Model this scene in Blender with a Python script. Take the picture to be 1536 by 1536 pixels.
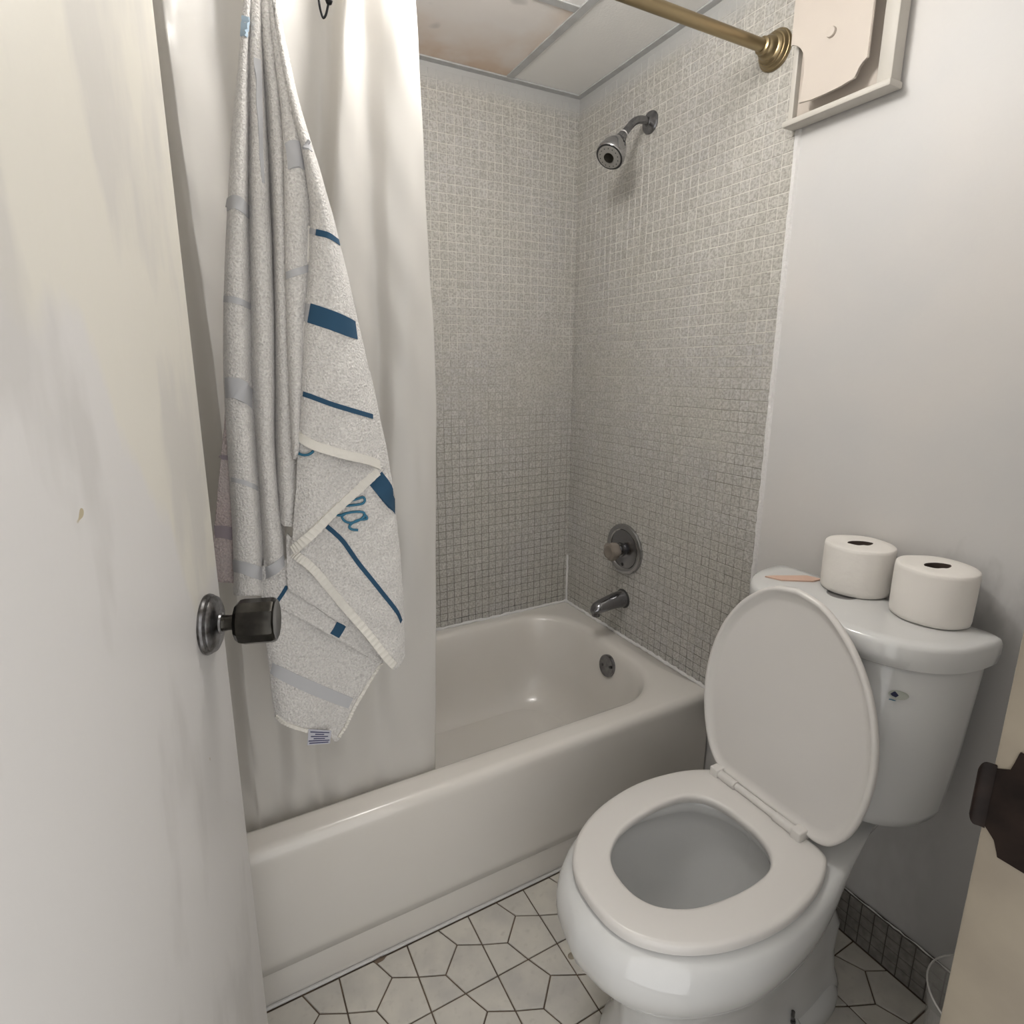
import bpy, bmesh, math, random
from mathutils import Vector, Matrix
R = random.Random(7)
for o in list(bpy.data.objects): bpy.data.objects.remove(o)
SC = bpy.context.scene
COL = SC.collection
PI = math.pi

# ------------------------------------------------------------------ camera
CAM = Vector((-1.2480, -1.7638, 1.3161)); YAW, PITCH, ROLL, FPX = 0.4734, 0.2159, -0.0036, 848.04
CX, CY = 768 - 32.77, 768 - 30.02
FW = Vector((math.sin(YAW)*math.cos(PITCH), math.cos(YAW)*math.cos(PITCH), -math.sin(PITCH)))
_r = Vector((math.cos(YAW), -math.sin(YAW), 0)); _u = _r.cross(FW)
RT = _r*math.cos(ROLL) + _u*math.sin(ROLL); UP = _u*math.cos(ROLL) - _r*math.sin(ROLL)
cd = bpy.data.cameras.new('camera'); cam = bpy.data.objects.new('camera', cd); COL.objects.link(cam)
cam.matrix_world = Matrix(((RT.x, UP.x, -FW.x, CAM.x), (RT.y, UP.y, -FW.y, CAM.y), (RT.z, UP.z, -FW.z, CAM.z), (0, 0, 0, 1)))
cd.sensor_width = 36; cd.lens = FPX/1536*36; cd.shift_x = 32.77/1536; cd.shift_y = -30.02/1536
cd.clip_start = 0.01
SC.camera = cam
def at(px, py, Y):                      # photo point -> place on the vertical plane y = Y
    d = FW + RT*((px-CX)/FPX) - UP*((py-CY)/FPX)
    return CAM + d*((Y-CAM.y)/d.y)

# ------------------------------------------------------------------ world, exposure
w = bpy.data.worlds.new('world'); SC.world = w; w.use_nodes = True
bg = w.node_tree.nodes['Background']; bg.inputs[0].default_value = (1.0, 0.985, 0.97, 1); bg.inputs[1].default_value = 0.8
SC.view_settings.view_transform = 'Standard'; SC.view_settings.look = 'None'
SC.view_settings.exposure = 0.84; SC.view_settings.gamma = 1.0; SC.view_settings.use_curve_mapping = False
LAMP_POS = (-0.76, -0.89, 2.07); LAMP_STRENGTH = 27.5; LAMP_COLOR = (1.0, 0.968, 0.93)

# ------------------------------------------------------------------ materials
def mat(name, col, rough=.5, metal=0, spec=.5, noise=0, nscale=20, ncol=None, bump=0, bscale=60, bdist=.002, coat=0, detail=4):
    m = bpy.data.materials.new(name); m.use_nodes = True; nt = m.node_tree; b = nt.nodes['Principled BSDF']
    b.inputs['Base Color'].default_value = (*col, 1); b.inputs['Roughness'].default_value = rough
    b.inputs['Metallic'].default_value = metal; b.inputs['Specular IOR Level'].default_value = spec
    b.inputs['Coat Weight'].default_value = coat; b.inputs['Coat Roughness'].default_value = .08
    geo = nt.nodes.new('ShaderNodeNewGeometry')
    if ncol is not None:
        n = nt.nodes.new('ShaderNodeTexNoise'); n.inputs['Scale'].default_value = nscale; n.inputs['Detail'].default_value = detail
        nt.links.new(geo.outputs['Position'], n.inputs['Vector'])
        mp = nt.nodes.new('ShaderNodeMapRange'); mp.inputs[1].default_value = .35; mp.inputs[2].default_value = .65; mp.inputs[4].default_value = noise
        nt.links.new(n.outputs['Fac'], mp.inputs[0])
        mx = nt.nodes.new('ShaderNodeMix'); mx.data_type = 'RGBA'; mx.inputs[6].default_value = (*col, 1); mx.inputs[7].default_value = (*ncol, 1)
        nt.links.new(mp.outputs[0], mx.inputs[0]); nt.links.new(mx.outputs[2], b.inputs['Base Color'])
    if bump:
        n = nt.nodes.new('ShaderNodeTexNoise'); n.inputs['Scale'].default_value = bscale; n.inputs['Detail'].default_value = 3
        nt.links.new(geo.outputs['Position'], n.inputs['Vector'])
        bp = nt.nodes.new('ShaderNodeBump'); bp.inputs['Strength'].default_value = bump; bp.inputs['Distance'].default_value = bdist
        nt.links.new(n.outputs['Fac'], bp.inputs['Height']); nt.links.new(bp.outputs[0], b.inputs['Normal'])
    return m
def N(nt, t, **k):
    n = nt.nodes.new('ShaderNode'+t)
    for a, v in k.items(): setattr(n, a, v)
    return n
def mixrgb(nt, fac, a, b):
    mx = N(nt, 'Mix', data_type='RGBA')
    for s, v in ((0, fac), (6, a), (7, b)):
        if hasattr(v, 'node'): nt.links.new(v, mx.inputs[s])
        elif s == 0: mx.inputs[0].default_value = v
        else: mx.inputs[s].default_value = (*v, 1)
    return mx.outputs[2]
def mapr(nt, src, a, b, c=0, d=1):
    m = N(nt, 'MapRange'); nt.links.new(src, m.inputs[0])
    for i, v in ((1, a), (2, b), (3, c), (4, d)): m.inputs[i].default_value = v
    return m.outputs[0]
def mth(nt, op, a, b):
    m = N(nt, 'Math', operation=op)
    for i, v in ((0, a), (1, b)):
        if hasattr(v, 'node'): nt.links.new(v, m.inputs[i])
        else: m.inputs[i].default_value = v
    return m.outputs[0]
def noise(nt, vec, scale, detail=3):
    n = N(nt, 'TexNoise'); n.inputs['Scale'].default_value = scale; n.inputs['Detail'].default_value = detail
    nt.links.new(vec, n.inputs['Vector']); return n.outputs['Fac']

M = {}
M['paint'] = mat('white_wall_paint', (.68, .665, .64), .55, noise=.5, nscale=3, ncol=(.62, .61, .60), bump=.15, bscale=90)
M['ceil'] = mat('ceiling_panel', (.86, .85, .83), .9, bump=.25, bscale=160)
M['tbar'] = mat('ceiling_grid_paint', (.52, .53, .53), .6, noise=.6, nscale=30, ncol=(.42, .41, .40))
M['porc'] = mat('porcelain', (.66, .665, .66), .12, coat=.4)
M['seat'] = mat('seat_plastic', (.68, .66, .635), .28)
M['tub'] = mat('tub_enamel', (.70, .675, .635), .22, noise=.6, nscale=4, ncol=(.68, .645, .595), coat=.25)
M['chrome'] = mat('chrome', (.42, .42, .43), .12, 1)
M['chrome_dull'] = mat('worn_chrome', (.30, .30, .31), .25, 1, noise=.8, nscale=60, ncol=(.17, .17, .18))
M['chrome_dark'] = mat('dark_reflecting_chrome', (.27, .27, .285), .18, 1)
M['face'] = mat('grey_spray_face', (.30, .29, .27), .4)
M['dark'] = mat('dark_rubber', (.03, .03, .03), .5)
M['brass'] = mat('antique_brass', (.36, .285, .17), .32, 1)
M['pewter'] = mat('dark_pewter', (.032, .030, .027), .2, 1, noise=.6, nscale=45, ncol=(.08, .076, .066))
M['pewter_worn'] = mat('paint_flecked_pewter', (.07, .065, .06), .28, .9, noise=.7, nscale=70, ncol=(.30, .30, .31))
M['cream'] = mat('cream_paint', (.55, .495, .44), .5, noise=.5, nscale=10, ncol=(.52, .465, .415))
M['cream2'] = mat('cream_frame_paint', (.54, .515, .47), .5)
M['paper'] = mat('toilet_paper', (.80, .77, .73), .95, bump=.5, bscale=45, bdist=.003)
M['core'] = mat('cardboard_core', (.05, .035, .028), .9)
M['slip'] = mat('peach_card', (.62, .43, .34), .8)
M['jamb'] = mat('beige_jamb_paint', (.31, .27, .21), .5, noise=.7, nscale=14, ncol=(.25, .215, .17), bump=.3, bscale=40)
M['strike'] = mat('bronze_strike', (.009, .006, .005), .5, 0, .12, noise=.8, nscale=40, ncol=(.022, .014, .011))
M['black'] = mat('black_wire', (.012, .012, .014), .4, .6)
M['caulk'] = mat('white_caulk', (.70, .69, .68), .6, bump=.6, bscale=120, bdist=.004)
M['blue'] = mat('navy_stripe', (.018, .066, .125), .9)
M['lblue'] = mat('pale_blue_edge', (.36, .46, .55), .9)
M['teal'] = mat('teal_thread', (.030, .155, .25), .7)
M['lav'] = mat('grey_satin_band', (.45, .452, .466), .85)
M['lav2'] = mat('mauve_satin_band', (.26, .22, .24), .8)
M['tag'] = mat('care_label', (.45, .45, .50), .8)
M['ink'] = mat('label_ink', (.04, .04, .10), .8)
M['hem'] = mat('towel_hem', (.70, .675, .62), .95, bump=.4, bscale=200)
M['navy'] = mat('emblem_navy', (.012, .015, .06), .5)
M['sticker'] = mat('emblem_white', (.45, .47, .42), .4)
M['knobclear'] = mat('smoked_acrylic', (.22, .19, .16), .15)
M['water'] = mat('bowl_water', (.36, .36, .35), .03)

def terry(name, col, col2):
    m = bpy.data.materials.new(name); m.use_nodes = True; nt = m.node_tree; b = nt.nodes['Principled BSDF']
    b.inputs['Roughness'].default_value = 1; b.inputs['Sheen Weight'].default_value = .35; b.inputs['Specular IOR Level'].default_value = .1
    g = N(nt, 'NewGeometry'); f = noise(nt, g.outputs['Position'], 300, 2); f2 = noise(nt, g.outputs['Position'], 9, 2)
    c = mixrgb(nt, mapr(nt, f, .3, .7), col2, col)
    c = mixrgb(nt, mapr(nt, f2, .35, .7, 0, .35), c, (.58, .56, .54))
    nt.links.new(c, b.inputs['Base Color'])
    bp = N(nt, 'Bump'); bp.inputs['Strength'].default_value = .9; bp.inputs['Distance'].default_value = .0045
    nt.links.new(f, bp.inputs['Height']); nt.links.new(bp.outputs[0], b.inputs['Normal'])
    return m
M['terry'] = terry('terry_cloth', (.77, .75, .72), (.53, .51, .49))
M['terry_pink'] = terry('terry_pinkish', (.52, .43, .41), (.38, .31, .30))

def wall_tile():
    m = bpy.data.materials.new('mottled_mosaic_tile'); m.use_nodes = True; nt = m.node_tree; b = nt.nodes['Principled BSDF']
    g = N(nt, 'NewGeometry'); P = g.outputs['Position']
    at_ = N(nt, 'Attribute', attribute_name='tile_random'); oi = N(nt, 'ObjectInfo')
    tv = mth(nt, 'FRACT', mth(nt, 'ADD', at_.outputs['Fac'], oi.outputs['Random']), 0)
    f1 = noise(nt, P, 3.2, 2); f2 = noise(nt, P, 150, 4)
    vo = N(nt, 'TexVoronoi', feature='DISTANCE_TO_EDGE'); vo.inputs['Scale'].default_value = 130; nt.links.new(P, vo.inputs['Vector'])
    c = mixrgb(nt, mapr(nt, f1, .4, .6), (.48, .468, .43), (.48, .472, .468))
    c = mixrgb(nt, mapr(nt, tv, 0, 1, 0, .55), c, (.60, .585, .55))
    c = mixrgb(nt, mapr(nt, mth(nt, 'FRACT', mth(nt, 'MULTIPLY', tv, 7.31), 0), 0, 1, 0, .30), c, (.40, .38, .33))
    c = mixrgb(nt, mapr(nt, f2, .42, .58, 0, .75), c, (.30, .285, .255))
    c = mixrgb(nt, mapr(nt, vo.outputs['Distance'], 0, .18, .28, 0), c, (.62, .60, .55))
    sp = N(nt, 'SeparateXYZ'); nt.links.new(P, sp.inputs[0])
    c = mixrgb(nt, mapr(nt, mth(nt, 'ADD', sp.outputs['Z'], mth(nt, 'MULTIPLY', f2, .05)), 2.155, 2.195), c, (.47, .47, .46))   # overpainted strip under the ceiling
    nt.links.new(c, b.inputs['Base Color']); b.inputs['Roughness'].default_value = .38
    bp = N(nt, 'Bump'); bp.inputs['Strength'].default_value = .25; bp.inputs['Distance'].default_value = .001
    nt.links.new(f2, bp.inputs['Height']); nt.links.new(bp.outputs[0], b.inputs['Normal'])
    return m
M['tile'] = wall_tile()
def grout_mat():
    m = bpy.data.materials.new('grout_with_mildew'); m.use_nodes = True; nt = m.node_tree; b = nt.nodes['Principled BSDF']
    g = N(nt, 'NewGeometry'); P = g.outputs['Position']; sp = N(nt, 'SeparateXYZ'); nt.links.new(P, sp.inputs[0])
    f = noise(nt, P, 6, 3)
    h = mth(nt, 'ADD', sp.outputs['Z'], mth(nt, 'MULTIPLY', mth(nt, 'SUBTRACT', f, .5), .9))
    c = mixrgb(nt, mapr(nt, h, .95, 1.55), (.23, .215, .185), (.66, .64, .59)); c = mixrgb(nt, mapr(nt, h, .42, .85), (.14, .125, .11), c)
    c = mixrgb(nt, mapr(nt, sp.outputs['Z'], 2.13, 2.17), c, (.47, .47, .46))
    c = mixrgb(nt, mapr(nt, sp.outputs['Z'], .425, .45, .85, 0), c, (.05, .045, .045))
    nt.links.new(c, b.inputs['Base Color']); b.inputs['Roughness'].default_value = .9
    return m
M['grout'] = grout_mat()
def floor_tile_mat():
    m = bpy.data.materials.new('floor_tile_stone'); m.use_nodes = True; nt = m.node_tree; b = nt.nodes['Principled BSDF']
    g = N(nt, 'NewGeometry'); P = g.outputs['Position']; oi = N(nt, 'ObjectInfo')
    c = mixrgb(nt, mapr(nt, noise(nt, P, 14, 5), .35, .7), (.60, .575, .52), (.46, .445, .42))
    c = mixrgb(nt, mapr(nt, oi.outputs['Random'], 0, 1, 0, .35), c, (.66, .63, .56))
    c = mixrgb(nt, mapr(nt, noise(nt, P, 60, 4), .58, .75, 0, .35), c, (.36, .34, .31))
    nt.links.new(c, b.inputs['Base Color']); b.inputs['Roughness'].default_value = .42
    return m
M['ftile'] = floor_tile_mat()
M['fgrout'] = mat('floor_grout', (.17, .125, .09), .95, noise=1, nscale=22, ncol=(.10, .078, .06))
M['btile'] = mat('base_tile', (.26, .245, .225), .5, noise=.9, nscale=70, ncol=(.17, .16, .15))
M['bgrout'] = mat('base_grout', (.10, .09, .08), .9)

def wall_right_mat():
    m = bpy.data.materials.new('patchy_white_paint'); m.use_nodes = True; nt = m.node_tree; b = nt.nodes['Principled BSDF']
    g = N(nt, 'NewGeometry'); P = g.outputs['Position']; sp = N(nt, 'SeparateXYZ'); nt.links.new(P, sp.inputs[0])
    c = mixrgb(nt, mapr(nt, noise(nt, P, 2.5, 3), .38, .62), (.64, .62, .60), (.60, .595, .59))
    mp = N(nt, 'Mapping'); nt.links.new(P, mp.inputs[0]); mp.inputs['Scale'].default_value = (1, 2.2, 1); mp.inputs['Rotation'].default_value = (.5, 0, 0)
    f = noise(nt, mp.outputs[0], 14, 5)
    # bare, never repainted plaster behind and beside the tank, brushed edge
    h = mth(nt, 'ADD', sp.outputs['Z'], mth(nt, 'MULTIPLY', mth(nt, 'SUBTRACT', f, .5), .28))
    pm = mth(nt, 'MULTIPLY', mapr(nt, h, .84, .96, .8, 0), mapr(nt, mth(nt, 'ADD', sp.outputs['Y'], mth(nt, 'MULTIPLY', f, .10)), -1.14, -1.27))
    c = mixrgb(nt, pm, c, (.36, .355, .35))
    nt.links.new(c, b.inputs['Base Color']); b.inputs['Roughness'].default_value = .5
    bp = N(nt, 'Bump'); bp.inputs['Strength'].default_value = .12; bp.inputs['Distance'].default_value = .003
    nt.links.new(noise(nt, P, 60, 4), bp.inputs['Height']); nt.links.new(bp.outputs[0], b.inputs['Normal'])
    return m
M['wallr'] = wall_right_mat()
def door_mat():
    m = bpy.data.materials.new('patchy_door_paint'); m.use_nodes = True; nt = m.node_tree; b = nt.nodes['Principled BSDF']
    g = N(nt, 'NewGeometry'); P = g.outputs['Position']; sp = N(nt, 'SeparateXYZ'); nt.links.new(P, sp.inputs[0])
    mp = N(nt, 'Mapping'); nt.links.new(P, mp.inputs[0]); mp.inputs['Scale'].default_value = (1, 1, .3)
    f = noise(nt, mp.outputs[0], 5, 5)
    h = mth(nt, 'ADD', mth(nt, 'ADD', sp.outputs['Z'], mapr(nt, sp.outputs['Y'], -1.16, -1.02, 0, .34)), mth(nt, 'MULTIPLY', mth(nt, 'SUBTRACT', f, .5), .45))
    c = mixrgb(nt, mapr(nt, h, 1.345, 1.375), (.63, .615, .60), (.655, .63, .565))
    c = mixrgb(nt, mapr(nt, noise(nt, mp.outputs[0], 9, 4), .54, .62, 0, .6), c, (.51, .495, .475))
    c = mixrgb(nt, mapr(nt, noise(nt, P, 42, 1), .80, .81), c, (.42, .36, .24))
    nt.links.new(c, b.inputs['Base Color']); b.inputs['Roughness'].default_value = .42
    bp = N(nt, 'Bump'); bp.inputs['Strength'].default_value = .25; bp.inputs['Distance'].default_value = .004
    nt.links.new(noise(nt, mp.outputs[0], 22, 4), bp.inputs['Height']); nt.links.new(bp.outputs[0], b.inputs['Normal'])
    return m
M['door'] = door_mat()
def stained_panel():
    m = bpy.data.materials.new('water_stained_panel'); m.use_nodes = True; nt = m.node_tree; b = nt.nodes['Principled BSDF']
    g = N(nt, 'NewGeometry'); P = g.outputs['Position']; sp = N(nt, 'SeparateXYZ'); nt.links.new(P, sp.inputs[0])
    f = noise(nt, P, 6, 3)
    e1 = mapr(nt, mth(nt, 'ADD', sp.outputs['Y'], mth(nt, 'MULTIPLY', f, .16)), -.16, .06)
    e2 = mapr(nt, mth(nt, 'ADD', sp.outputs['X'], mth(nt, 'MULTIPLY', f, .14)), -.30, -.20, 0, .8)
    e = mth(nt, 'MULTIPLY', mth(nt, 'MAXIMUM', e1, e2), mapr(nt, noise(nt, P, 11, 3), .3, .6, .45, 1))
    c = mixrgb(nt, e, (.84, .80, .77), (.70, .55, .43))
    c = mixrgb(nt, mapr(nt, noise(nt, P, 7.5, 2), .66, .74, 0, .5), c, (.36, .35, .33))
    nt.links.new(c, b.inputs['Base Color']); b.inputs['Roughness'].default_value = .9
    return m
M['stain'] = stained_panel()
def curtain_mat():
    m = bpy.data.materials.new('frosted_vinyl'); m.use_nodes = True; nt = m.node_tree
    for n in list(nt.nodes):
        if n.type == 'BSDF_PRINCIPLED': nt.nodes.remove(n)
    out = [n for n in nt.nodes if n.type == 'OUTPUT_MATERIAL'][0]
    d = N(nt, 'BsdfDiffuse'); d.inputs[0].default_value = (.80, .785, .76, 1)
    t = N(nt, 'BsdfTranslucent'); t.inputs[0].default_value = (.86, .84, .80, 1)
    gl = N(nt, 'BsdfGlossy'); gl.inputs['Roughness'].default_value = .28; gl.inputs[0].default_value = (.9, .9, .9, 1)
    tr = N(nt, 'BsdfTransparent'); tr.inputs[0].default_value = (.95, .94, .92, 1)
    def mx(f, a, b):
        x = N(nt, 'MixShader'); x.inputs[0].default_value = f; nt.links.new(a, x.inputs[1]); nt.links.new(b, x.inputs[2]); return x.outputs[0]
    s = mx(.38, d.outputs[0], t.outputs[0]); s = mx(.05, s, gl.outputs[0]); s = mx(.22, s, tr.outputs[0])
    nt.links.new(s, out.inputs['Surface']); return m
M['curtain'] = curtain_mat()
def clear_plastic():
    m = bpy.data.materials.new('clear_plastic'); m.use_nodes = True; nt = m.node_tree
    b = nt.nodes['Principled BSDF']; out = [n for n in nt.nodes if n.type == 'OUTPUT_MATERIAL'][0]
    b.inputs['Base Color'].default_value = (.75, .74, .72, 1); b.inputs['Roughness'].default_value = .12
    tr = N(nt, 'BsdfTransparent'); x = N(nt, 'MixShader'); x.inputs[0].default_value = .26
    nt.links.new(tr.outputs[0], x.inputs[1]); nt.links.new(b.outputs[0], x.inputs[2]); nt.links.new(x.outputs[0], out.inputs['Surface'])
    return m
M['clear'] = clear_plastic()
M['clear_rim'] = mat('clear_rim', (.55, .54, .52), .2)
def glow():
    m = bpy.data.materials.new('lamp_glass'); m.use_nodes = True; b = m.node_tree.nodes['Principled BSDF']
    b.inputs['Base Color'].default_value = (.9, .88, .84, 1); b.inputs['Emission Color'].default_value = (*LAMP_COLOR, 1); b.inputs['Emission Strength'].default_value = LAMP_STRENGTH
    return m
M['glow'] = glow()

# ------------------------------------------------------------------ helpers
def mesh(name, verts, faces, m, parent=None, smooth=True, angle=35):
    me = bpy.data.meshes.new(name); me.from_pydata([tuple(v) for v in verts], [], faces); me.validate(); me.update()
    bm = bmesh.new(); bm.from_mesh(me); bmesh.ops.recalc_face_normals(bm, faces=bm.faces); bm.to_mesh(me); bm.free()
    if smooth:
        for p in me.polygons: p.use_smooth = True
        me.set_sharp_from_angle(angle=math.radians(angle))
    me.materials.append(M[m]); o = bpy.data.objects.new(name, me); COL.objects.link(o)
    if parent: attach(o, parent)
    return o
def attach(o, parent):
    o.parent = parent; o.matrix_parent_inverse = parent.matrix_world.inverted()
def from_bm(name, bm, m, parent=None, angle=35):
    me = bpy.data.meshes.new(name); bmesh.ops.recalc_face_normals(bm, faces=bm.faces); bm.to_mesh(me); bm.free()
    for p in me.polygons: p.use_smooth = True
    me.set_sharp_from_angle(angle=math.radians(angle))
    me.materials.append(M[m]); o = bpy.data.objects.new(name, me); COL.objects.link(o)
    if parent: attach(o, parent)
    return o
def empty(name, loc):
    o = bpy.data.objects.new(name, None); COL.objects.link(o); o.location = loc; o.empty_display_size = .05
    o.matrix_world = Matrix.Translation(loc); return o
def tag(o, label, cat, group=None, kind=None):
    o['label'] = label; o['category'] = cat
    if group: o['group'] = group
    if kind: o['kind'] = kind
    return o
def box(name, lo, hi, m, parent=None, bev=0, seg=2):
    bm = bmesh.new(); bmesh.ops.create_cube(bm, size=1)
    for v in bm.verts: v.co = Vector([(lo[i]+hi[i])/2 + v.co[i]*(hi[i]-lo[i]) for i in range(3)])
    if bev: bmesh.ops.bevel(bm, geom=bm.edges[:], offset=bev, segments=seg, profile=.5, affect='EDGES')
    return from_bm(name, bm, m, parent)
def frame(axis):
    z = Vector(axis).normalized(); x = z.orthogonal().normalized(); return x, z.cross(x), z
def lathe(name, base, axis, prof, m, parent=None, n=40, angle=35):
    x, y, z = frame(axis); base = Vector(base); V = []; F = []
    for (r, h) in prof:
        for k in range(n):
            a = 2*PI*k/n; V.append(base + z*h + (x*math.cos(a)+y*math.sin(a))*max(r, 1e-5))
    for i in range(len(prof)-1):
        for k in range(n): F.append((i*n+k, i*n+(k+1) % n, (i+1)*n+(k+1) % n, (i+1)*n+k))
    if prof[0][0] > 1e-4: F.append(tuple(range(n)))
    if prof[-1][0] > 1e-4: F.append(tuple((len(prof)-1)*n+k for k in range(n)))
    return mesh(name, V, F, m, parent, angle=angle)
def catmull(P, n):
    P = [Vector(p) for p in P]; out = []
    if len(P) == 2: return [P[0].lerp(P[1], i/n) for i in range(n+1)]
    for i in range(n+1):
        t = i/n*(len(P)-1); k = min(int(t), len(P)-2); f = t-k
        p0, p1, p2, p3 = P[max(k-1, 0)], P[k], P[k+1], P[min(k+2, len(P)-1)]
        out.append(.5*((2*p1)+(p2-p0)*f+(2*p0-5*p1+4*p2-p3)*f*f+(3*p1-p0-3*p2+p3)*f**3))
    return out
def tube_vf(path, rad, n=12):
    V = []; F = []; prev = None; L = len(path)
    for i, p in enumerate(path):
        t = (path[min(i+1, L-1)]-path[max(i-1, 0)]).normalized()
        x = t.orthogonal().normalized() if prev is None else (prev-t*prev.dot(t)).normalized()
        prev = x; y = t.cross(x); r = rad(i/(L-1)) if callable(rad) else rad
        for k in range(n): V.append(p+(x*math.cos(2*PI*k/n)+y*math.sin(2*PI*k/n))*r)
    for i in range(L-1):
        for k in range(n): F.append((i*n+k, i*n+(k+1) % n, (i+1)*n+(k+1) % n, (i+1)*n+k))
    F.append(tuple(range(n))); F.append(tuple((L-1)*n+k for k in range(n)))
    return V, F
def tube(name, path, rad, m, parent=None, n=12):
    V, F = tube_vf([Vector(p) for p in path], rad, n); return mesh(name, V, F, m, parent, angle=50)
def rings(name, RR, m, parent=None, cap0=True, cap1=True, closed=False, angle=40):
    n = len(RR[0]); V = [v for r in RR for v in r]; F = []; K = len(RR)
    for i in range(K if closed else K-1):
        j = (i+1) % K
        for k in range(n): F.append((i*n+k, i*n+(k+1) % n, j*n+(k+1) % n, j*n+k))
    if cap0 and not closed: F.append(tuple(range(n)))
    if cap1 and not closed: F.append(tuple((K-1)*n+k for k in range(n)))
    return mesh(name, V, F, m, parent, angle=angle)
def prism(name, pts, axis, a, b, m, parent=None, bev=0):
    """flat outline pts (2D) in the plane normal to axis, extruded a..b"""
    bm = bmesh.new()
    def mk(p, d):
        return {0: (d, p[0], p[1]), 1: (p[0], d, p[1]), 2: (p[0], p[1], d)}[axis]
    lo = [bm.verts.new(mk(p, a)) for p in pts]; hi = [bm.verts.new(mk(p, b)) for p in pts]; n = len(pts)
    bm.faces.new(lo); bm.faces.new(hi)
    for k in range(n): bm.faces.new((lo[k], lo[(k+1) % n], hi[(k+1) % n], hi[k]))
    if bev: bmesh.ops.bevel(bm, geom=[e for e in bm.edges if (e.verts[0] in lo) == (e.verts[1] in lo)], offset=bev, segments=2, affect='EDGES')
    return from_bm(name, bm, m, parent, 30)

# ------------------------------------------------------------------ room shell
ZC = 2.197; YF = -1.60; XL = -1.52; TUBW = .739; TILE_END = -.827
def solid(name, lo, hi, m, label, cat):
    return tag(box(name, lo, hi, m), label, cat, kind='structure')
floor = solid('floor', (XL, -1.72, -.06), (.0, 0, -.003), 'fgrout', 'bathroom floor of pale pentagon and kite tiles with brown grout', 'floor')
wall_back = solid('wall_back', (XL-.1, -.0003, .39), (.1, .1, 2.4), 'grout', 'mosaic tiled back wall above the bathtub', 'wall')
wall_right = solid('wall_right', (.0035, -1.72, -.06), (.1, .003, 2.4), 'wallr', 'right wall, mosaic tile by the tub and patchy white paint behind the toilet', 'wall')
wall_left = solid('wall_left', (XL-.1, -1.72, -.06), (XL, .003, 2.4), 'paint', 'white painted wall at the hidden end of the tub', 'wall')
bm = bmesh.new()
def addbox(bm, lo, hi):
    r = bmesh.ops.create_cube(bm, size=1)
    for v in r['verts']: v.co = Vector([(lo[i]+hi[i])/2 + v.co[i]*(hi[i]-lo[i]) for i in range(3)])
DX0, DX1, DH = -1.468, -.718, 2.03
addbox(bm, (XL, -1.72, -.003), (DX0-.018, YF, 2.4)); addbox(bm, (DX1+.018, -1.72, -.003), (.0035, YF, 2.4)); addbox(bm, (DX0-.018, -1.72, DH+.018), (DX1+.018, YF, 2.4))
tag(from_bm('wall_front', bm, 'paint'), 'white wall with the doorway', 'wall', kind='structure')
# ceiling: grid with drop-in panels
ceiling = solid('ceiling', (XL, YF, ZC+.03), (.0035, .003, ZC+.09), 'dark', 'suspended ceiling of panels in a grey metal grid', 'ceiling')
TW = .025; GX = [0.0, -.282, -.892, -1.52]; GY = [0.0, -.395, -1.005, -1.60]
for i in range(3):
    for j in range(3):
        x1, x0, y1, y0 = GX[i], GX[i+1], GY[j], GY[j+1]
        if i == 0 and j == 1: continue
        if i == 0 and j == 0: y0 = GY[2]
        o = box('ceiling_panel', (x0+.004, y0+.004, ZC+.003), (x1-.004, y1-.004, ZC+.018), 'stain' if (i, j) == (1, 0) else 'ceil', ceiling, .001, 1)
        if (i, j) == (1, 0): o['label'] = 'ceiling panel with brown water stain'
for x in GX[1:3]: box('ceiling_bar', (x-TW/2, YF, ZC-.001), (x+TW/2, 0, ZC+.003), 'tbar', ceiling, .0008, 1)
for y in GY[1:3]:
    for i in range(1 if y > -.5 else 0, 3): box('ceiling_bar', (GX[i+1]+(TW/2 if i < 2 else 0), y-TW/2, ZC-.0005), (GX[i]-(TW/2 if i else 0), y+TW/2, ZC+.003), 'tbar', ceiling, .0008, 1)
box('ceiling_angle', (XL, -.022, ZC-.002), (0, .0, ZC+.0028), 'tbar', ceiling, .0008, 1)
box('ceiling_angle', (-.022, YF, ZC-.002), (.0, -.022, ZC+.0028), 'tbar', ceiling, .0008, 1)

# mosaic wall tiles
P = .0279
def tile_mesh(name, axis, s=.0266, t=.0042, b=.0010, m='tile'):
    # bevelled tablet: back at +, face at -.0007
    h = s/2; V = []
    for (hh, d) in ((h, .003), (h, b-.0012), (h-b, -.0012)):
        for (u, v) in ((-hh, -hh), (hh, -hh), (hh, hh), (-hh, hh)):
            V.append((d, u, v) if axis == 0 else (u, d, v))
    F = [(8, 9, 10, 11)]
    for i in (0, 1):
        for k in range(4): F.append((i*4+k, i*4+(k+1) % 4, (i+1)*4+(k+1) % 4, (i+1)*4+k))
    me = bpy.data.meshes.new(name); me.from_pydata(V, [], F)
    bm = bmesh.new(); bm.from_mesh(me); bmesh.ops.recalc_face_normals(bm, faces=bm.faces)
    # outward = away from wall
    f = [f for f in bm.faces if abs((f.normal.x if axis == 0 else f.normal.y)) > .9][0]
    if (f.normal.x if axis == 0 else f.normal.y) > 0: bmesh.ops.reverse_faces(bm, faces=bm.faces[:])
    bm.to_mesh(me); bm.free(); me.materials.append(M[m]); return me
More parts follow.
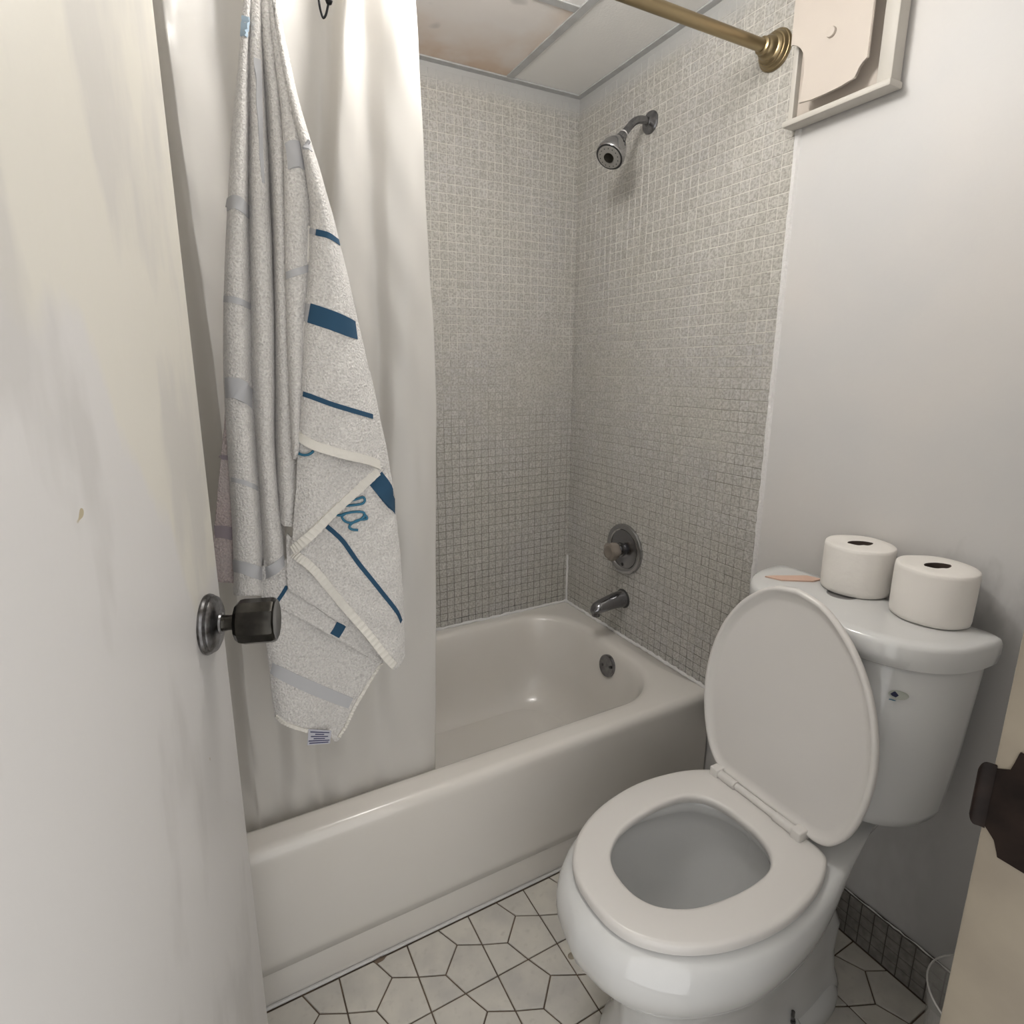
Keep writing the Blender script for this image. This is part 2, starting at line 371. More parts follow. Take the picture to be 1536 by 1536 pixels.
def mosaic(wall, axis, us, zs, ok, name='tile', keep=300):
    me = tile_mesh('mosaic_tile', axis); spots = []
    for u in us:
        for z in zs:
            p = Vector((0, u, z)) if axis == 0 else Vector((u, 0, z))
            d = p-CAM; n = abs(d.x if axis == 0 else d.y); L = d.length
            spots.append((n/L**3 if ok(u, z) else 0, p, Matrix.Translation((R.uniform(-.0004, .0004) if axis == 0 else 0, 0 if axis == 0 else R.uniform(-.0004, .0004), 0))
                          @ Matrix.Translation(p) @ Matrix.Rotation(R.gauss(0, .012), 4, 'Z') @ Matrix.Rotation(R.gauss(0, .012), 4, 'Y' if axis == 0 else 'X')))
    spots.sort(key=lambda s: -s[0])
    for s in spots[:keep]:
        o = bpy.data.objects.new(name, me); COL.objects.link(o); o.matrix_world = s[2]; attach(o, wall)
    V = []; F = []
    for s in spots[keep:]:
        k = len(V); V += [s[2] @ v.co for v in me.vertices]; F += [tuple(k+i for i in f.vertices) for f in me.polygons]
    m2 = bpy.data.meshes.new('mosaic_field'); m2.from_pydata([tuple(v) for v in V], [], F); m2.materials.append(M['tile'])
    ra = m2.attributes.new('tile_random', 'FLOAT', 'POINT'); nvt = len(me.vertices)
    ra.data.foreach_set('value', [x for _ in spots[keep:] for x in [R.random()]*nvt])
    o = bpy.data.objects.new('mosaic_field', m2); COL.objects.link(o); attach(o, wall); o['kind'] = 'stuff'
    return o
# grout bed of the right wall's tiled part
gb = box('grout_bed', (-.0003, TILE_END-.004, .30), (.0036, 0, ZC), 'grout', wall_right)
zs = [.405+P*(k+.15) for k in range(64)]
zs = [z for z in zs if z < ZC-.004]
mosaic(wall_right, 0, [-.0015-P*(k+.5)*.987 for k in range(30)], zs, lambda u, z: not (z > 1.82 and u < -.80) and not (z < .95 and u < -.70) and z < 2.12)
mosaic(wall_back, 1, [-.017+P*.5-P*(k) for k in range(54)], zs, lambda u, z: u > -.80)
# ragged white paint edge beside the tiles and caulk in the corner
V = []; F = []
for i in range(121):
    z = .30+(1.85-.30)*i/120; j = R.uniform(-.0012, .0012)
    V += [(-.0012, TILE_END-.001+j, z), (-.0012, TILE_END-.009+j*.5, z), (.004, TILE_END-.013, z), (.004, TILE_END+.002, z)]
    if i:
        b = i*4
        for k in range(4): F.append((b-4+k, b-4+(k+1) % 4, b+(k+1) % 4, b+k))
mesh('paint_edge', V, F, 'caulk', wall_right)
tube('corner_caulk', [(-.003+R.uniform(-.001, .001), -.003+R.uniform(-.001, .001), .402+.19*i/24) for i in range(25)], .0045, 'caulk', wall_right, 8)

# floor tiles: squares of two kites and two pentagons each
S = .1571; FX0, FY0 = .003, -.7273; gap = .0027
def inset(poly, g):
    n = len(poly); out = []
    A = sum(poly[i][0]*poly[(i+1) % n][1]-poly[(i+1) % n][0]*poly[i][1] for i in range(n))
    sg = 1 if A > 0 else -1
    for i in range(n):
        p0, p1, p2 = Vector(poly[i-1]), Vector(poly[i]), Vector(poly[(i+1) % n])
        d1 = (p1-p0).normalized(); d2 = (p2-p1).normalized()
        n1 = Vector((-d1.y, d1.x))*sg; n2 = Vector((-d2.y, d2.x))*sg
        k = 1+n1.dot(n2); out.append(p1+(n1+n2)*(g/max(k, .2)))
    return out
a, b2 = .350, .665
cells = [[(0, 0), (.5, 0), (a, a), (0, .5)], [(.5, 0), (1, 0), (1, .5), (b2, b2), (a, a)], [(1, .5), (1, 1), (.5, 1), (b2, b2)], [(.5, 1), (0, 1), (0, .5), (a, a), (b2, b2)]]
def clip(poly, ax, val, keep_less):
    out = []; n = len(poly)
    for i in range(n):
        p, q = poly[i], poly[(i+1) % n]; ip = (p[ax] <= val) == keep_less; iq = (q[ax] <= val) == keep_less
        if ip: out.append(p)
        if ip != iq:
            t = (val-p[ax])/(q[ax]-p[ax]); out.append((p[0]+(q[0]-p[0])*t, p[1]+(q[1]-p[1])*t))
    return out
for i in range(10):
    for j in range(0, 7):
        ox, oy = FX0-(i+1)*S, FY0-j*S
        for c in cells:
            poly = [(ox+p[0]*S, oy+p[1]*S) for p in c]
            for (ax, val, less) in ((0, -.006, True), (0, XL+.002, False), (1, -.727, True), (1, -1.60, False)):
                if len(poly) >= 3: poly = clip(poly, ax, val, less)
            poly = [p for k, p in enumerate(poly) if (Vector(p)-Vector(poly[k-1])).length > .002]
            if len(poly) < 3: continue
            ar = abs(sum(poly[k][0]*poly[(k+1) % len(poly)][1]-poly[(k+1) % len(poly)][0]*poly[k][1] for k in range(len(poly))))/2
            if ar < 1.5e-4: continue
            V = []; n = len(poly)
            p1 = inset(poly, gap*.6); p2 = inset(poly, gap); dz = R.uniform(-.0004, .0004)
            for pp, z in ((p1, -.004), (p1, -.0009+dz), (p2, dz)): V += [(q[0], q[1], z) for q in pp]
            F = [tuple(range(2*n, 3*n))]
            for l in (0, 1):
                for k in range(n): F.append((l*n+k, l*n+(k+1) % n, (l+1)*n+(k+1) % n, (l+1)*n+k))
            mesh('floor_tile', V, F, 'ftile', floor, smooth=False)
# stained mortar spot by the tub
bm = bmesh.new(); bmesh.ops.create_icosphere(bm, subdivisions=2, radius=1)
for v in bm.verts: v.co = Vector((v.co.x*.014*(1+.4*math.sin(7*v.co.y)), v.co.y*.005*(1+.5*math.sin(9*v.co.x)), v.co.z*.002*(1+R.random()))) + Vector((-1.005, -.731, .0))
o = from_bm('rust_crumbs', bm, 'fgrout', floor)

bm = bmesh.new(); bmesh.ops.create_icosphere(bm, subdivisions=2, radius=1)
for v in bm.verts: v.co = Vector((v.co.x*.009, v.co.y*.008, max(v.co.z, 0)*.003)) + Vector((-.613, -.924, .0002))
from_bm('mortar_blob', bm, 'jamb', floor)
# tile baseboard on the painted part of the right wall
base = tag(box('baseboard_right', (-.0045, YF, 0.0), (.0033, -.842, .112), 'bgrout'), 'low dark grey mosaic tile skirting behind the toilet', 'baseboard', kind='structure')
bme = tile_mesh('skirting_tile', 0, .0252, m='btile')
for c in range(27):
    for r in range(4):
        o = bpy.data.objects.new('tile', bme); COL.objects.link(o)
        o.matrix_world = Matrix.Translation((-.0052, -.857-c*.0278, .0150+r*.0272)) @ Matrix.Rotation(R.gauss(0, .015), 4, 'Z'); attach(o, base)
# chipped paint line along the top of the skirting
tube('paint_edge', [(-.0035+R.uniform(-.002, .001), -.845-.745*i/70, .1145+R.uniform(-.002, .002)) for i in range(71)], lambda t: .0013+.0006*math.sin(t*90), 'caulk', base, 6)

# ------------------------------------------------------------------ door frame and door
tr = tag(box('trim_1', (DX1, -1.735, -.003), (DX1+.018, YF+.002, DH), 'jamb', None, .003), 'beige painted door jamb with chipped edge', 'door jamb', kind='structure')
tag(box('trim_2', (DX0-.018, -1.735, -.003), (DX0, YF+.002, DH), 'jamb', None, .003), 'beige painted hinge-side door jamb', 'door jamb', kind='structure')
tag(box('trim_3', (DX0-.018, -1.735, DH), (DX1+.018, YF+.002, DH+.018), 'jamb', None, .003), 'beige painted head of the doorway', 'door jamb', kind='structure')
# strike plate with its curled lip
sp = empty('strike_plate', (DX1, -1.62, .97))
tag(sp, 'dark bronze strike plate with curled lip on the beige door jamb', 'strike plate')
plate = prism('plate', [(-1.601, 1.008), (-1.601, .955), (-1.6085, .948), (-1.612, .935), (-1.655, .935), (-1.655, 1.03), (-1.612, 1.03), (-1.609, 1.012)], 0, DX1-.0014, DX1-.0002, 'strike', sp, .0004)
lipp = []
for k in range(9):
    t = k/8; lipp.append((DX1-.0008-.003*t-.005*t*t, -1.601+.008*math.sin(t*PI/2)))
V = []; F = []
for k, (x, y) in enumerate(lipp):
    t = k/8; sh = .0065*max(0, t-.45)**2/.3
    V += [(x, y, 1.010-sh), (x, y, .953+sh*1.5), (x+.0012, y+.001, .953+sh*1.5), (x+.0012, y+.001, 1.010-sh)]
    if k:
        b = k*4
        for q in range(4): F.append((b-4+q, b-4+(q+1) % 4, b+(q+1) % 4, b+q))
F += [(0, 1, 2, 3), (32, 33, 34, 35)]
mesh('lip', V, F, 'strike', sp)
for z in (1.022, .943): lathe('screw', (DX1-.0012, -1.635, z), (-1, 0, 0), [(.0042, 0), (.004, .0008), (.0, .0012)], 'pewter', sp, 14)

DA = math.radians(18.0); DD = Vector((math.sin(DA), math.cos(DA), 0)); DN = Vector((math.cos(DA), -math.sin(DA), 0))
EDGE = Vector((-1.2465, -.930, 0)); DW = .705
door = box('door_1', (0, 0, .012), (DW, .035, DH-.004), 'door', None, .002, 2)
HG = EDGE-DD*DW
door.matrix_world = Matrix(((DD.x, -DN.x, 0, HG.x), (DD.y, -DN.y, 0, HG.y), (0, 0, 1, 0), (0, 0, 0, 1)))
tag(door, 'flush white door with patchy repainted surface, standing open', 'door', kind='structure')
bpy.context.view_layer.update()
KC = EDGE-DD*.062+Vector((0, 0, .992))
rose = lathe('rosette', KC, DN, [(.0385, 0), (.0395, .003), (.0385, .006), (.036, .0075), (.0365, .0095), (.035, .012), (.030, .0145), (.021, .0165), (.0145, .0175), (.0135, .02)], 'pewter_worn', door, 48)
rose['label'] = 'round paint-flecked metal rosette'
tube('knob_neck', [KC+DN*h for h in (.017, .022, .028, .034, .040)], lambda t: .0118-.002*math.sin(t*PI), 'pewter', door, 20)
kn = lathe('door_knob', KC, DN, [(.012, .036), (.024, .037), (.0285, .042), (.0295, .047), (.0295, .082), (.0285, .0855), (.026, .0875), (.022, .0868), (.0, .0862)], 'pewter', door, 12, 20)
kn['label'] = 'faceted dark pewter knob'
lathe('knob_neck', KC-DN*.035, -DN, [(.036, 0), (.034, .008), (.014, .012), (.012, .034), (.026, .036), (.029, .05), (.028, .075), (.0, .08)], 'pewter', door, 24)
for z in (.25, 1.0, 1.8): tube('hinge', [HG-DN*.0+DD*-.004+Vector((0, 0, z+dz)) for dz in (-.045, .045)], .006, 'pewter', door, 10)

# ------------------------------------------------------------------ bathtub
tub = empty('bathtub', (-.76, -.37, 0)); tag(tub, 'cream white enamelled bathtub built in along the tiled wall', 'bathtub')
ZT = .40
def rrect(x0, x1, y0, y1, r, z, n=16):
    pts = []
    for (cx, cy, a0) in ((x1-r, y1-r, 0), (x0+r, y1-r, PI/2), (x0+r, y0+r, PI), (x1-r, y0+r, 1.5*PI)):
        for k in range(n+1):
            a = a0+PI/2*k/n; pts.append(Vector((cx+r*math.cos(a), cy+r*math.sin(a), z)))
    return pts
X0, X1, Y0, Y1 = XL+.002, -.003, -TUBW, -.003
RR = []
RR.append(rrect(X0, X1, Y0+.016, Y1, .004, .095)); RR.append(rrect(X0, X1, Y0+.006, Y1, .004, .098))
RR.append(rrect(X0, X1, Y0+.002, Y1, .004, .13))
RR.append(rrect(X0, X1, Y0, Y1, .004, ZT-.035)); 
for k in range(1, 7):
    a = PI/2*k/6; RR.append(rrect(X0, X1, Y0+.022*(1-math.cos(a)), Y1, .004, ZT-.030+.026*math.sin(a)))
IN = (X0+.10, -.078, -.672, -.048)
def inner(d, dl, dr, z, r): return rrect(IN[0]+dl, IN[1]-dr, IN[2]+d, IN[3]-d, r, z)
RR.append(inner(-.018, -.018, -.018, ZT-.0025, .195))
RR.append(inner(-.006, -.006, -.006, ZT-.003, .192)); RR.append(inner(.003, .003, .003, ZT-.007, .19)); RR.append(inner(.009, .012, .010, ZT-.016, .187))
RR.append(inner(.016, .03, .018, ZT-.04, .184)); RR.append(inner(.03, .09, .035, ZT-.12, .18)); RR.append(inner(.045, .16, .055, ZT-.20, .175))
RR.append(inner(.060, .205, .072, ZT-.245, .17)); RR.append(inner(.080, .235, .095, ZT-.280, .165)); RR.append(inner(.105, .27, .125, ZT-.303, .15)); RR.append(inner(.14, .32, .17, ZT-.317, .13))
RR.append(inner(.18, .38, .22, ZT-.324, .10)); RR.append(inner(.23, .46, .30, ZT-.328, .06))
rings('shell', RR, 'tub', tub, True, True, angle=80)
box('apron_base', (X0, Y0+.020, .0), (X1, Y0+.05, .0945), 'tub', tub, .003)
box('floor_bead', (X0, Y0+.013, -.001), (X1, Y0+.0198, .006), 'caulk', tub, .002)
V, F = tube_vf([Vector((X0+.01+(-.004-X0-.01)*i/90, -.007, ZT-.001+R.uniform(-.001, .0025))) for i in range(91)], lambda t: .0055+.0015*math.sin(t*171), 8); mesh('caulk_bead', V, F, 'caulk', tub)
V, F = tube_vf([Vector((-.007, -.004-(TUBW-.01)*i/60, ZT-.001+R.uniform(-.001, .0025))) for i in range(61)], lambda t: .0055+.0015*math.sin(t*133), 8); mesh('caulk_bead', V, F, 'caulk', tub)
# overflow plate on the sloping end wall
OV = Vector((-.103, -.395, .332)); OA = Vector((-1, 0, .16)).normalized()
ov = lathe('overflow_plate', OV, OA, [(.037, -.004), (.0375, .004), (.0365, .0065), (.033, .0075), (.030, .006), (.0, .0065)], 'chrome_dull', tub, 40); ov['label'] = 'round chrome overflow plate'
for s in (-1, 1): lathe('screw', OV+OA*.0062+Vector((0, s*.019, -.004*s)), OA, [(.0048, 0), (.0045, .0012), (0, .0016)], 'dark', ov, 14)
lathe('drain', (-.33, -.36, ZT-.3265), (0, 0, 1), [(.032, 0), (.032, .003), (.026, .004), (.02, .001), (0, .001)], 'chrome_dull', tub, 32)

# ------------------------------------------------------------------ shower fittings
sh = empty('overhead_shower', (0, -.356, 2.006)); tag(sh, 'chrome shower head on a bent arm high on the tiled wall', 'shower')
lathe('flange', (-.0015, -.356, 2.006), (-1, 0, 0), [(.030, 0), (.0305, .003), (.028, .007), (.020, .010), (.0125, .013), (.011, .016)], 'chrome_dull', sh, 40)
arm = catmull([(-.002, -.356, 2.006), (-.035, -.356, 2.008), (-.062, -.356, 1.998), (-.085, -.356, 1.976), (-.104, -.356, 1.955)], 28)
tube('arm', arm, .0105, 'chrome_dull', sh, 18)
HA = Vector((-.62, -.14, -.77)).normalized(); HP = Vector((-.101, -.356, 1.958))
lathe('thread_tape', HP-HA*.004, HA, [(.0112, -.002), (.0114, .001), (.0112, .003)], 'caulk', sh, 24)
lathe('nut', HP, HA, [(.0115, 0), (.0135, .001), (.0135, .012), (.016, .014), (.017, .018), (.016, .024)], 'chrome_dull', sh, 24)
K = 1.2
hd = lathe('head', HP+HA*.020, HA, [(r_*K, h_*1.04) for r_, h_ in [(.013, 0), (.018, .008), (.0255, .022), (.0315, .038), (.0342, .052), (.0347, .060), (.034, .064), (.0325, .0665), (.0315, .0655)]], 'chrome', sh, 48)
FP = HP+HA*.020
lathe('face_ring', FP, HA, [(.0316*K, .0665), (.0312*K, .070), (.029*K, .070), (.0285*K, .0675)], 'dark', hd, 48)
lathe('face', FP, HA, [(.0285*K, .0655), (.028*K, .0708), (.018*K, .0716), (.0125*K, .0716)], 'face', hd, 40)
lathe('face_button', FP, HA, [(.0122*K, .0665), (.0118*K, .0741), (.009*K, .0751), (0, .0753)], 'pewter', hd, 28)
for k in range(14):
    a = 2*PI*k/14; x, y, z = frame(HA)
    lathe('nozzle', FP+HA*.0711+(x*math.cos(a)+y*math.sin(a))*.027, HA, [(.0016, 0), (.0012, .0012), (0, .0013)], 'dark', hd, 8)

vv = empty('shower_valve', (0, -.336, .713)); tag(vv, 'round chrome shower valve plate with clear turning knob', 'shower valve')
lathe('plate', (-.0012, -.336, .713), (-1, 0, 0), [(.087, 0), (.0875, .004), (.085, .009), (.079, .0115), (.070, .011), (.066, .0075)], 'chrome', vv, 64)
lathe('inner_plate', (-.0012, -.336, .713), (-1, 0, 0), [(.0655, .0080), (.0645, .0086), (.030, .0098), (.022, .0120), (.021, .014)], 'chrome_dark', vv, 64)
lathe('sleeve', (-.009, -.336, .713), (-1, 0, 0), [(.025, 0), (.025, .004), (.0225, .005), (.0225, .010), (.025, .011), (.024, .017), (.0185, .019), (.0185, .028)], 'chrome_dull', vv, 32)
V = []; F = []
KB = Vector((-.034, -.336, .713)); nn = 64
for (h, rr, lobe) in ((0, .016, .05), (.004, .021, .12), (.014, .0255, .16), (.028, .027, .16), (.036, .0245, .13), (.040, .017, .05), (.039, .012, 0), (.037, .0, 0)):
    for k in range(nn):
        a2 = 2*PI*k/nn; r2 = max(rr*1.25*(1-lobe*(.5+.5*math.cos(5*a2))), 1e-5); V.append(KB+Vector((-h, r2*math.cos(a2), r2*math.sin(a2))))
for i in range(7):
    for k in range(nn): F.append((i*nn+k, i*nn+(k+1) % nn, (i+1)*nn+(k+1) % nn, (i+1)*nn+k))
kb = mesh('knob', V, F, 'knobclear', vv); kb['label'] = 'smoky clear lobed turning knob'
lathe('screw', (-.006, -.336+.0, .713-.054), (-1, 0, 0), [(.006, 0), (.006, .005), (0, .006)], 'dark', vv, 16)

ts = empty('tub_spout', (0, -.339, .532)); tag(ts, 'chrome tub spout below the shower valve', 'tub spout')
RR = []
for i in range(15):
    t = i/14; x = -.0015-.132*t; drop = .018*t*t; hh = .030-.011*t; ww = .029-.008*t
    if t > .86: k = (t-.86)/.14; hh *= math.sqrt(max(.02, 1-.8*k*k)); ww *= math.sqrt(max(.05, 1-.75*k*k)); drop += .004*k
    zc = .534-drop
    RR.append([Vector((x, -.339+ww*math.cos(2*PI*q/28), zc+hh*math.sin(2*PI*q/28))) for q in range(28)])
rings('body', RR, 'chrome_dark', ts, True, True)
lathe('wall_ring', (-.001, -.339, .534), (-1, 0, 0), [(.0335, 0), (.0335, .002), (.031, .004), (.029, .0045)], 'dark', ts, 36)
lathe('outlet', (-.117, -.339, .500), (0, 0, -1), [(.014, -.004), (.014, .006), (.011, .006), (.011, 0)], 'chrome_dull', ts, 24)

# ------------------------------------------------------------------ curtain rod, hooks
ROD = (-.757, 2.016)
rod = empty('shower_rod', (-.76, ROD[0], ROD[1])); tag(rod, 'antique brass shower curtain rod with stepped wall flange', 'curtain rod')
tube('tube', [(-.02, ROD[0], ROD[1]), (-.76, ROD[0], ROD[1]), (XL+.02, ROD[0], ROD[1])], .0127, 'brass', rod, 28)
for (x, s) in ((-.0014, -1), (XL, 1)):
    lathe('flange', (x, ROD[0], ROD[1]), (s, 0, 0), [(.041, 0), (.0415, .004), (.0395, .007), (.0375, .0075), (.037, .011), (.0335, .015), (.031, .0155), (.0305, .020), (.0265, .024), (.0245, .0245), (.024, .030), (.020, .038), (.0175, .040), (.0175, .047), (.0135, .049)], 'brass', rod, 48)
def hook(x, label):
    h = empty('curtain_hook', (x, ROD[0], ROD[1])); tag(h, label, 'hook', 'black hooks on the shower rod')
    pth = [(x, ROD[0]+.014, ROD[1]-.012), (x, ROD[0]+.016, ROD[1]+.006), (x, ROD[0], ROD[1]+.0155), (x, ROD[0]-.017, ROD[1]+.004), (x, ROD[0]-.024, ROD[1]-.04), (x-.001, -.795, 1.93), (x-.002, -.799, 1.865), (x-.001, -.800, 1.835), (x+.002, -.801, 1.820), (x+.0045, -.801, 1.8185), (x+.0075, -.802, 1.823), (x+.0105, -.803, 1.833), (x+.012, -.803, 1.838)]
    tube('wire', catmull(pth, 90), .0017, 'black', h, 10)
    lathe('ball_tip', (x+.0125, -.803, 1.8405), (0, 0, 1), [(0, -.0055), (.0038, -.0038), (.0055, 0), (.0038, .0038), (0, .0055)], 'black', h, 16, 80)
    return h
hook(-1.030, 'empty black wire hook with ball tip beside the hanging towel')
hook(-1.118, 'black wire hook that holds the striped towel')

# ------------------------------------------------------------------ lofted cloth
def loft(cols, nu, nv):
    C = [catmull(c, nv) for c in cols]; return [catmull([c[j] for c in C], nu) for j in range(nv+1)]
def smooth_uv(G, u, v):
    nv = len(G)-1; nu = len(G[0])-1; u = min(max(u, 0), 1)*nu; v = min(max(v, 0), 1)*nv
    i = min(int(u), nu-1); j = min(int(v), nv-1); fu, fv = u-i, v-j
    return G[j][i].lerp(G[j][i+1], fu).lerp(G[j+1][i].lerp(G[j+1][i+1], fu), fv)
def uv_normal(G, u, v):
    e = .012; d1 = smooth_uv(G, min(u+e, 1), v)-smooth_uv(G, max(u-e, 0), v); d2 = smooth_uv(G, u, min(v+e, 1))-smooth_uv(G, u, max(v-e, 0))
    n = d1.cross(d2); n = n.normalized() if n.length > 1e-9 else Vector((0, -1, 0))
    return n if n.dot(CAM-smooth_uv(G, u, v)) > 0 else -n
def topix(p):
    d = p-CAM; z = d.dot(FW); return (CX+FPX*d.dot(RT)/z, CY-FPX*d.dot(UP)/z)
PXC = {}
def find_uv(G, px):
    if id(G) not in PXC: PXC[id(G)] = [(*topix(p), i, j) for j, row in enumerate(G) for i, p in enumerate(row)]
    nv = len(G)-1; nu = len(G[0])-1
    _, _, i, j = min(PXC[id(G)], key=lambda q: (q[0]-px[0])**2+(q[1]-px[1])**2)
    bu, bv, st, sv = i/nu, j/nv, 1/nu, 1/nv
    def er(ab):
        q = topix(smooth_uv(G, *ab)); return (q[0]-px[0])**2+(q[1]-px[1])**2
    for _ in range(10):
        c = [(min(max(bu+a*st, 0), 1), min(max(bv+b*sv, 0), 1)) for a in (-1, 0, 1) for b in (-1, 0, 1)]
        bu, bv = min(c, key=er); st *= .6; sv *= .6
    return bu, bv
def sheet(name, G, m, parent, thick=.004):
    nv = len(G); nu = len(G[0]); V = [p for r in G for p in r]
    F = [(j*nu+i, j*nu+i+1, (j+1)*nu+i+1, (j+1)*nu+i) for j in range(nv-1) for i in range(nu-1)]
    me = bpy.data.meshes.new(name); me.from_pydata([tuple(v) for v in V], [], F); me.update()
    for p in me.polygons: p.use_smooth = True
    me.materials.append(M[m]); o = bpy.data.objects.new(name, me); COL.objects.link(o)
    s = o.modifiers.new('thickness', 'SOLIDIFY'); s.thickness = thick; s.offset = 0
    if parent: attach(o, parent)
    return o
def ribbon(name, G, pts, width, m, parent, lift=.0034, n=24, side=None, rib=0, width2=None):
    """band of cloth woven or sewn along the surface G, through photo points pts, width in metres"""
    q = [Vector((*find_uv(G, (p.x, p.y)), 0)) for p in catmull([(a, b, 0) for a, b in pts], n)]; V = []; F = []
    C = [smooth_uv(G, a.x, a.y) for a in q]; NN = [uv_normal(G, a.x, a.y) for a in q]
    for i in range(n+1):
        t = (C[min(i+1, n)]-C[max(i-1, 0)]).normalized(); s = t.cross(NN[i]).normalized()
        w_ = width+(width2-width)*i/n if width2 else width
        o0, o1 = (-.5, .5) if side is None else ((0, 1) if side > 0 else (-1, 0))
        l = lift+(rib*(i % 2) if rib else 0)
        V += [C[i]+s*w_*o0-NN[i]*.001, C[i]+s*w_*o0+NN[i]*l, C[i]+s*w_*o1+NN[i]*l, C[i]+s*w_*o1-NN[i]*.001]
        if i:
            b = i*4
            for k in range(4): F.append((b-4+k, b-4+(k+1) % 4, b+(k+1) % 4, b+k))
    F += [(0, 1, 2, 3), tuple(n*4+k for k in range(4))]
    return mesh(name, V, F, m, parent, smooth=not rib, angle=60)
def stitch(name, G, pts, rad, m, parent, n=40):
    q = [find_uv(G, (p.x, p.y)) for p in catmull([(a, b, 0) for a, b in pts], n)]
    return tube(name, [smooth_uv(G, a, b)+uv_normal(G, a, b)*.0046 for a, b in q], rad, m, parent, 8)

# shower curtain: frosted vinyl, hung from the rod, its foot inside the tub
cur = empty('shower_curtain', (-1.15, ROD[0], 1.98)); tag(cur, 'frosted white vinyl shower curtain bunched beside the tub opening', 'shower curtain')
def ccol(top, mid, low, d):
    a_ = at(*top, -.735+d); m_ = at(*mid, -.70+d); l_ = at(*low, -.650+d*.3); k = (a_-m_); k = k/k.z
    t_ = a_+k*(1.985-a_.z); t_.y = -.752+d*.6
    g = (l_-m_)/(l_.z-m_.z); e = l_+g*(.26-l_.z)
    return [t_, a_, (a_+m_)/2, m_, (m_+l_)/2, l_, Vector((e.x, min(max(e.y, -.626), -.60), .26))]
cols = [ccol((60, 0), (150, 600), (300, 1180), .01), ccol((130, 0), (215, 600), (325, 1190), -.01), ccol((205, 0), (290, 600), (357, 1190), .035),
        ccol((237, 0), (322, 600), (380, 1190), -.022), ccol((255, 0), (335, 600), (390, 1190), -.024), ccol((330, 0), (380, 600), (420, 1190), .025), ccol((400, 0), (420, 600), (445, 1190), -.008),
        ccol((470, 0), (455, 600), (470, 1190), .030), ccol((500, 0), (470, 600), (485, 1190), .024), ccol((515, 0), (492, 600), (510, 1190), -.018), ccol((532, 0), (530, 600), (535, 1190), -.012),
        ccol((545, 0), (566, 600), (560, 1190), .018), ccol((575, 0), (590, 600), (590, 1190), -.004), ccol((605, 0), (625, 600), (625, 1190), -.012), ccol((624, 0), (654, 600), (653, 1175), .006)]
GC = loft(cols, 140, 90)
for j, row in enumerate(GC):
    for i, p in enumerate(row):
        p.y += .0025*math.sin(j*.31+i*.12)*math.sin(i*.23+.4)+.0012*math.sin(j*.9-i*.35)
sheet('vinyl_sheet', GC, 'curtain', cur, .0006)
for i in range(0, 141, 14):
    p = GC[0][i]; x = p.x
    tube('ring', [(x, ROD[0]+.0165*math.sin(k*PI/8), ROD[1]-.004+(.0205 if math.cos(k*PI/8) > 0 else .030)*math.cos(k*PI/8)) for k in range(17)], .0014, 'black', cur, 8)

# ------------------------------------------------------------------ towel
tw = empty('beach_towel', (-1.118, -.80, 1.82)); tag(tw, 'off-white terry towel with navy stripes and embroidered lettering, hanging from a black hook', 'towel')
def tcol(pts, Y, Ytop=None):
    n = len(pts); out = []
    for i, (a_, b_) in enumerate(pts):
        y = Y
        if b_ < 260: k = max(0., min(1, (b_+45)/305.)); y = -.806+(Y+.806)*k
        out.append(at(a_, b_, y))
    return out
def resam(pts, n=8):
    c = catmull([(a_, b_, 0) for a_, b_ in pts], n); return [(p.x, p.y) for p in c]
def tsheet(name, cs, nu, nv, m='terry', fuzz=.0008, th=.005):
    G = loft([tcol(resam(c[0], 12), c[1]) for c in cs], nu, nv)
    for j, row in enumerate(G):
        for i, p in enumerate(row): p.y += fuzz*math.sin(j*.5+i*.21)+fuzz*R.uniform(-.2, .2)
    sheet(name, G, m, tw, th); return G
GP = tsheet('back_fold', [([(352, 470), (340, 600), (331, 700), (322, 790), (319, 830), (324, 872)], -.800), ([(366, 470), (358, 600), (350, 700), (345, 790), (343, 830), (346, 874)], -.806), ([(385, 470), (385, 600), (385, 700), (380, 790), (378, 830), (376, 876)], -.798)], 16, 40, 'terry_pink')
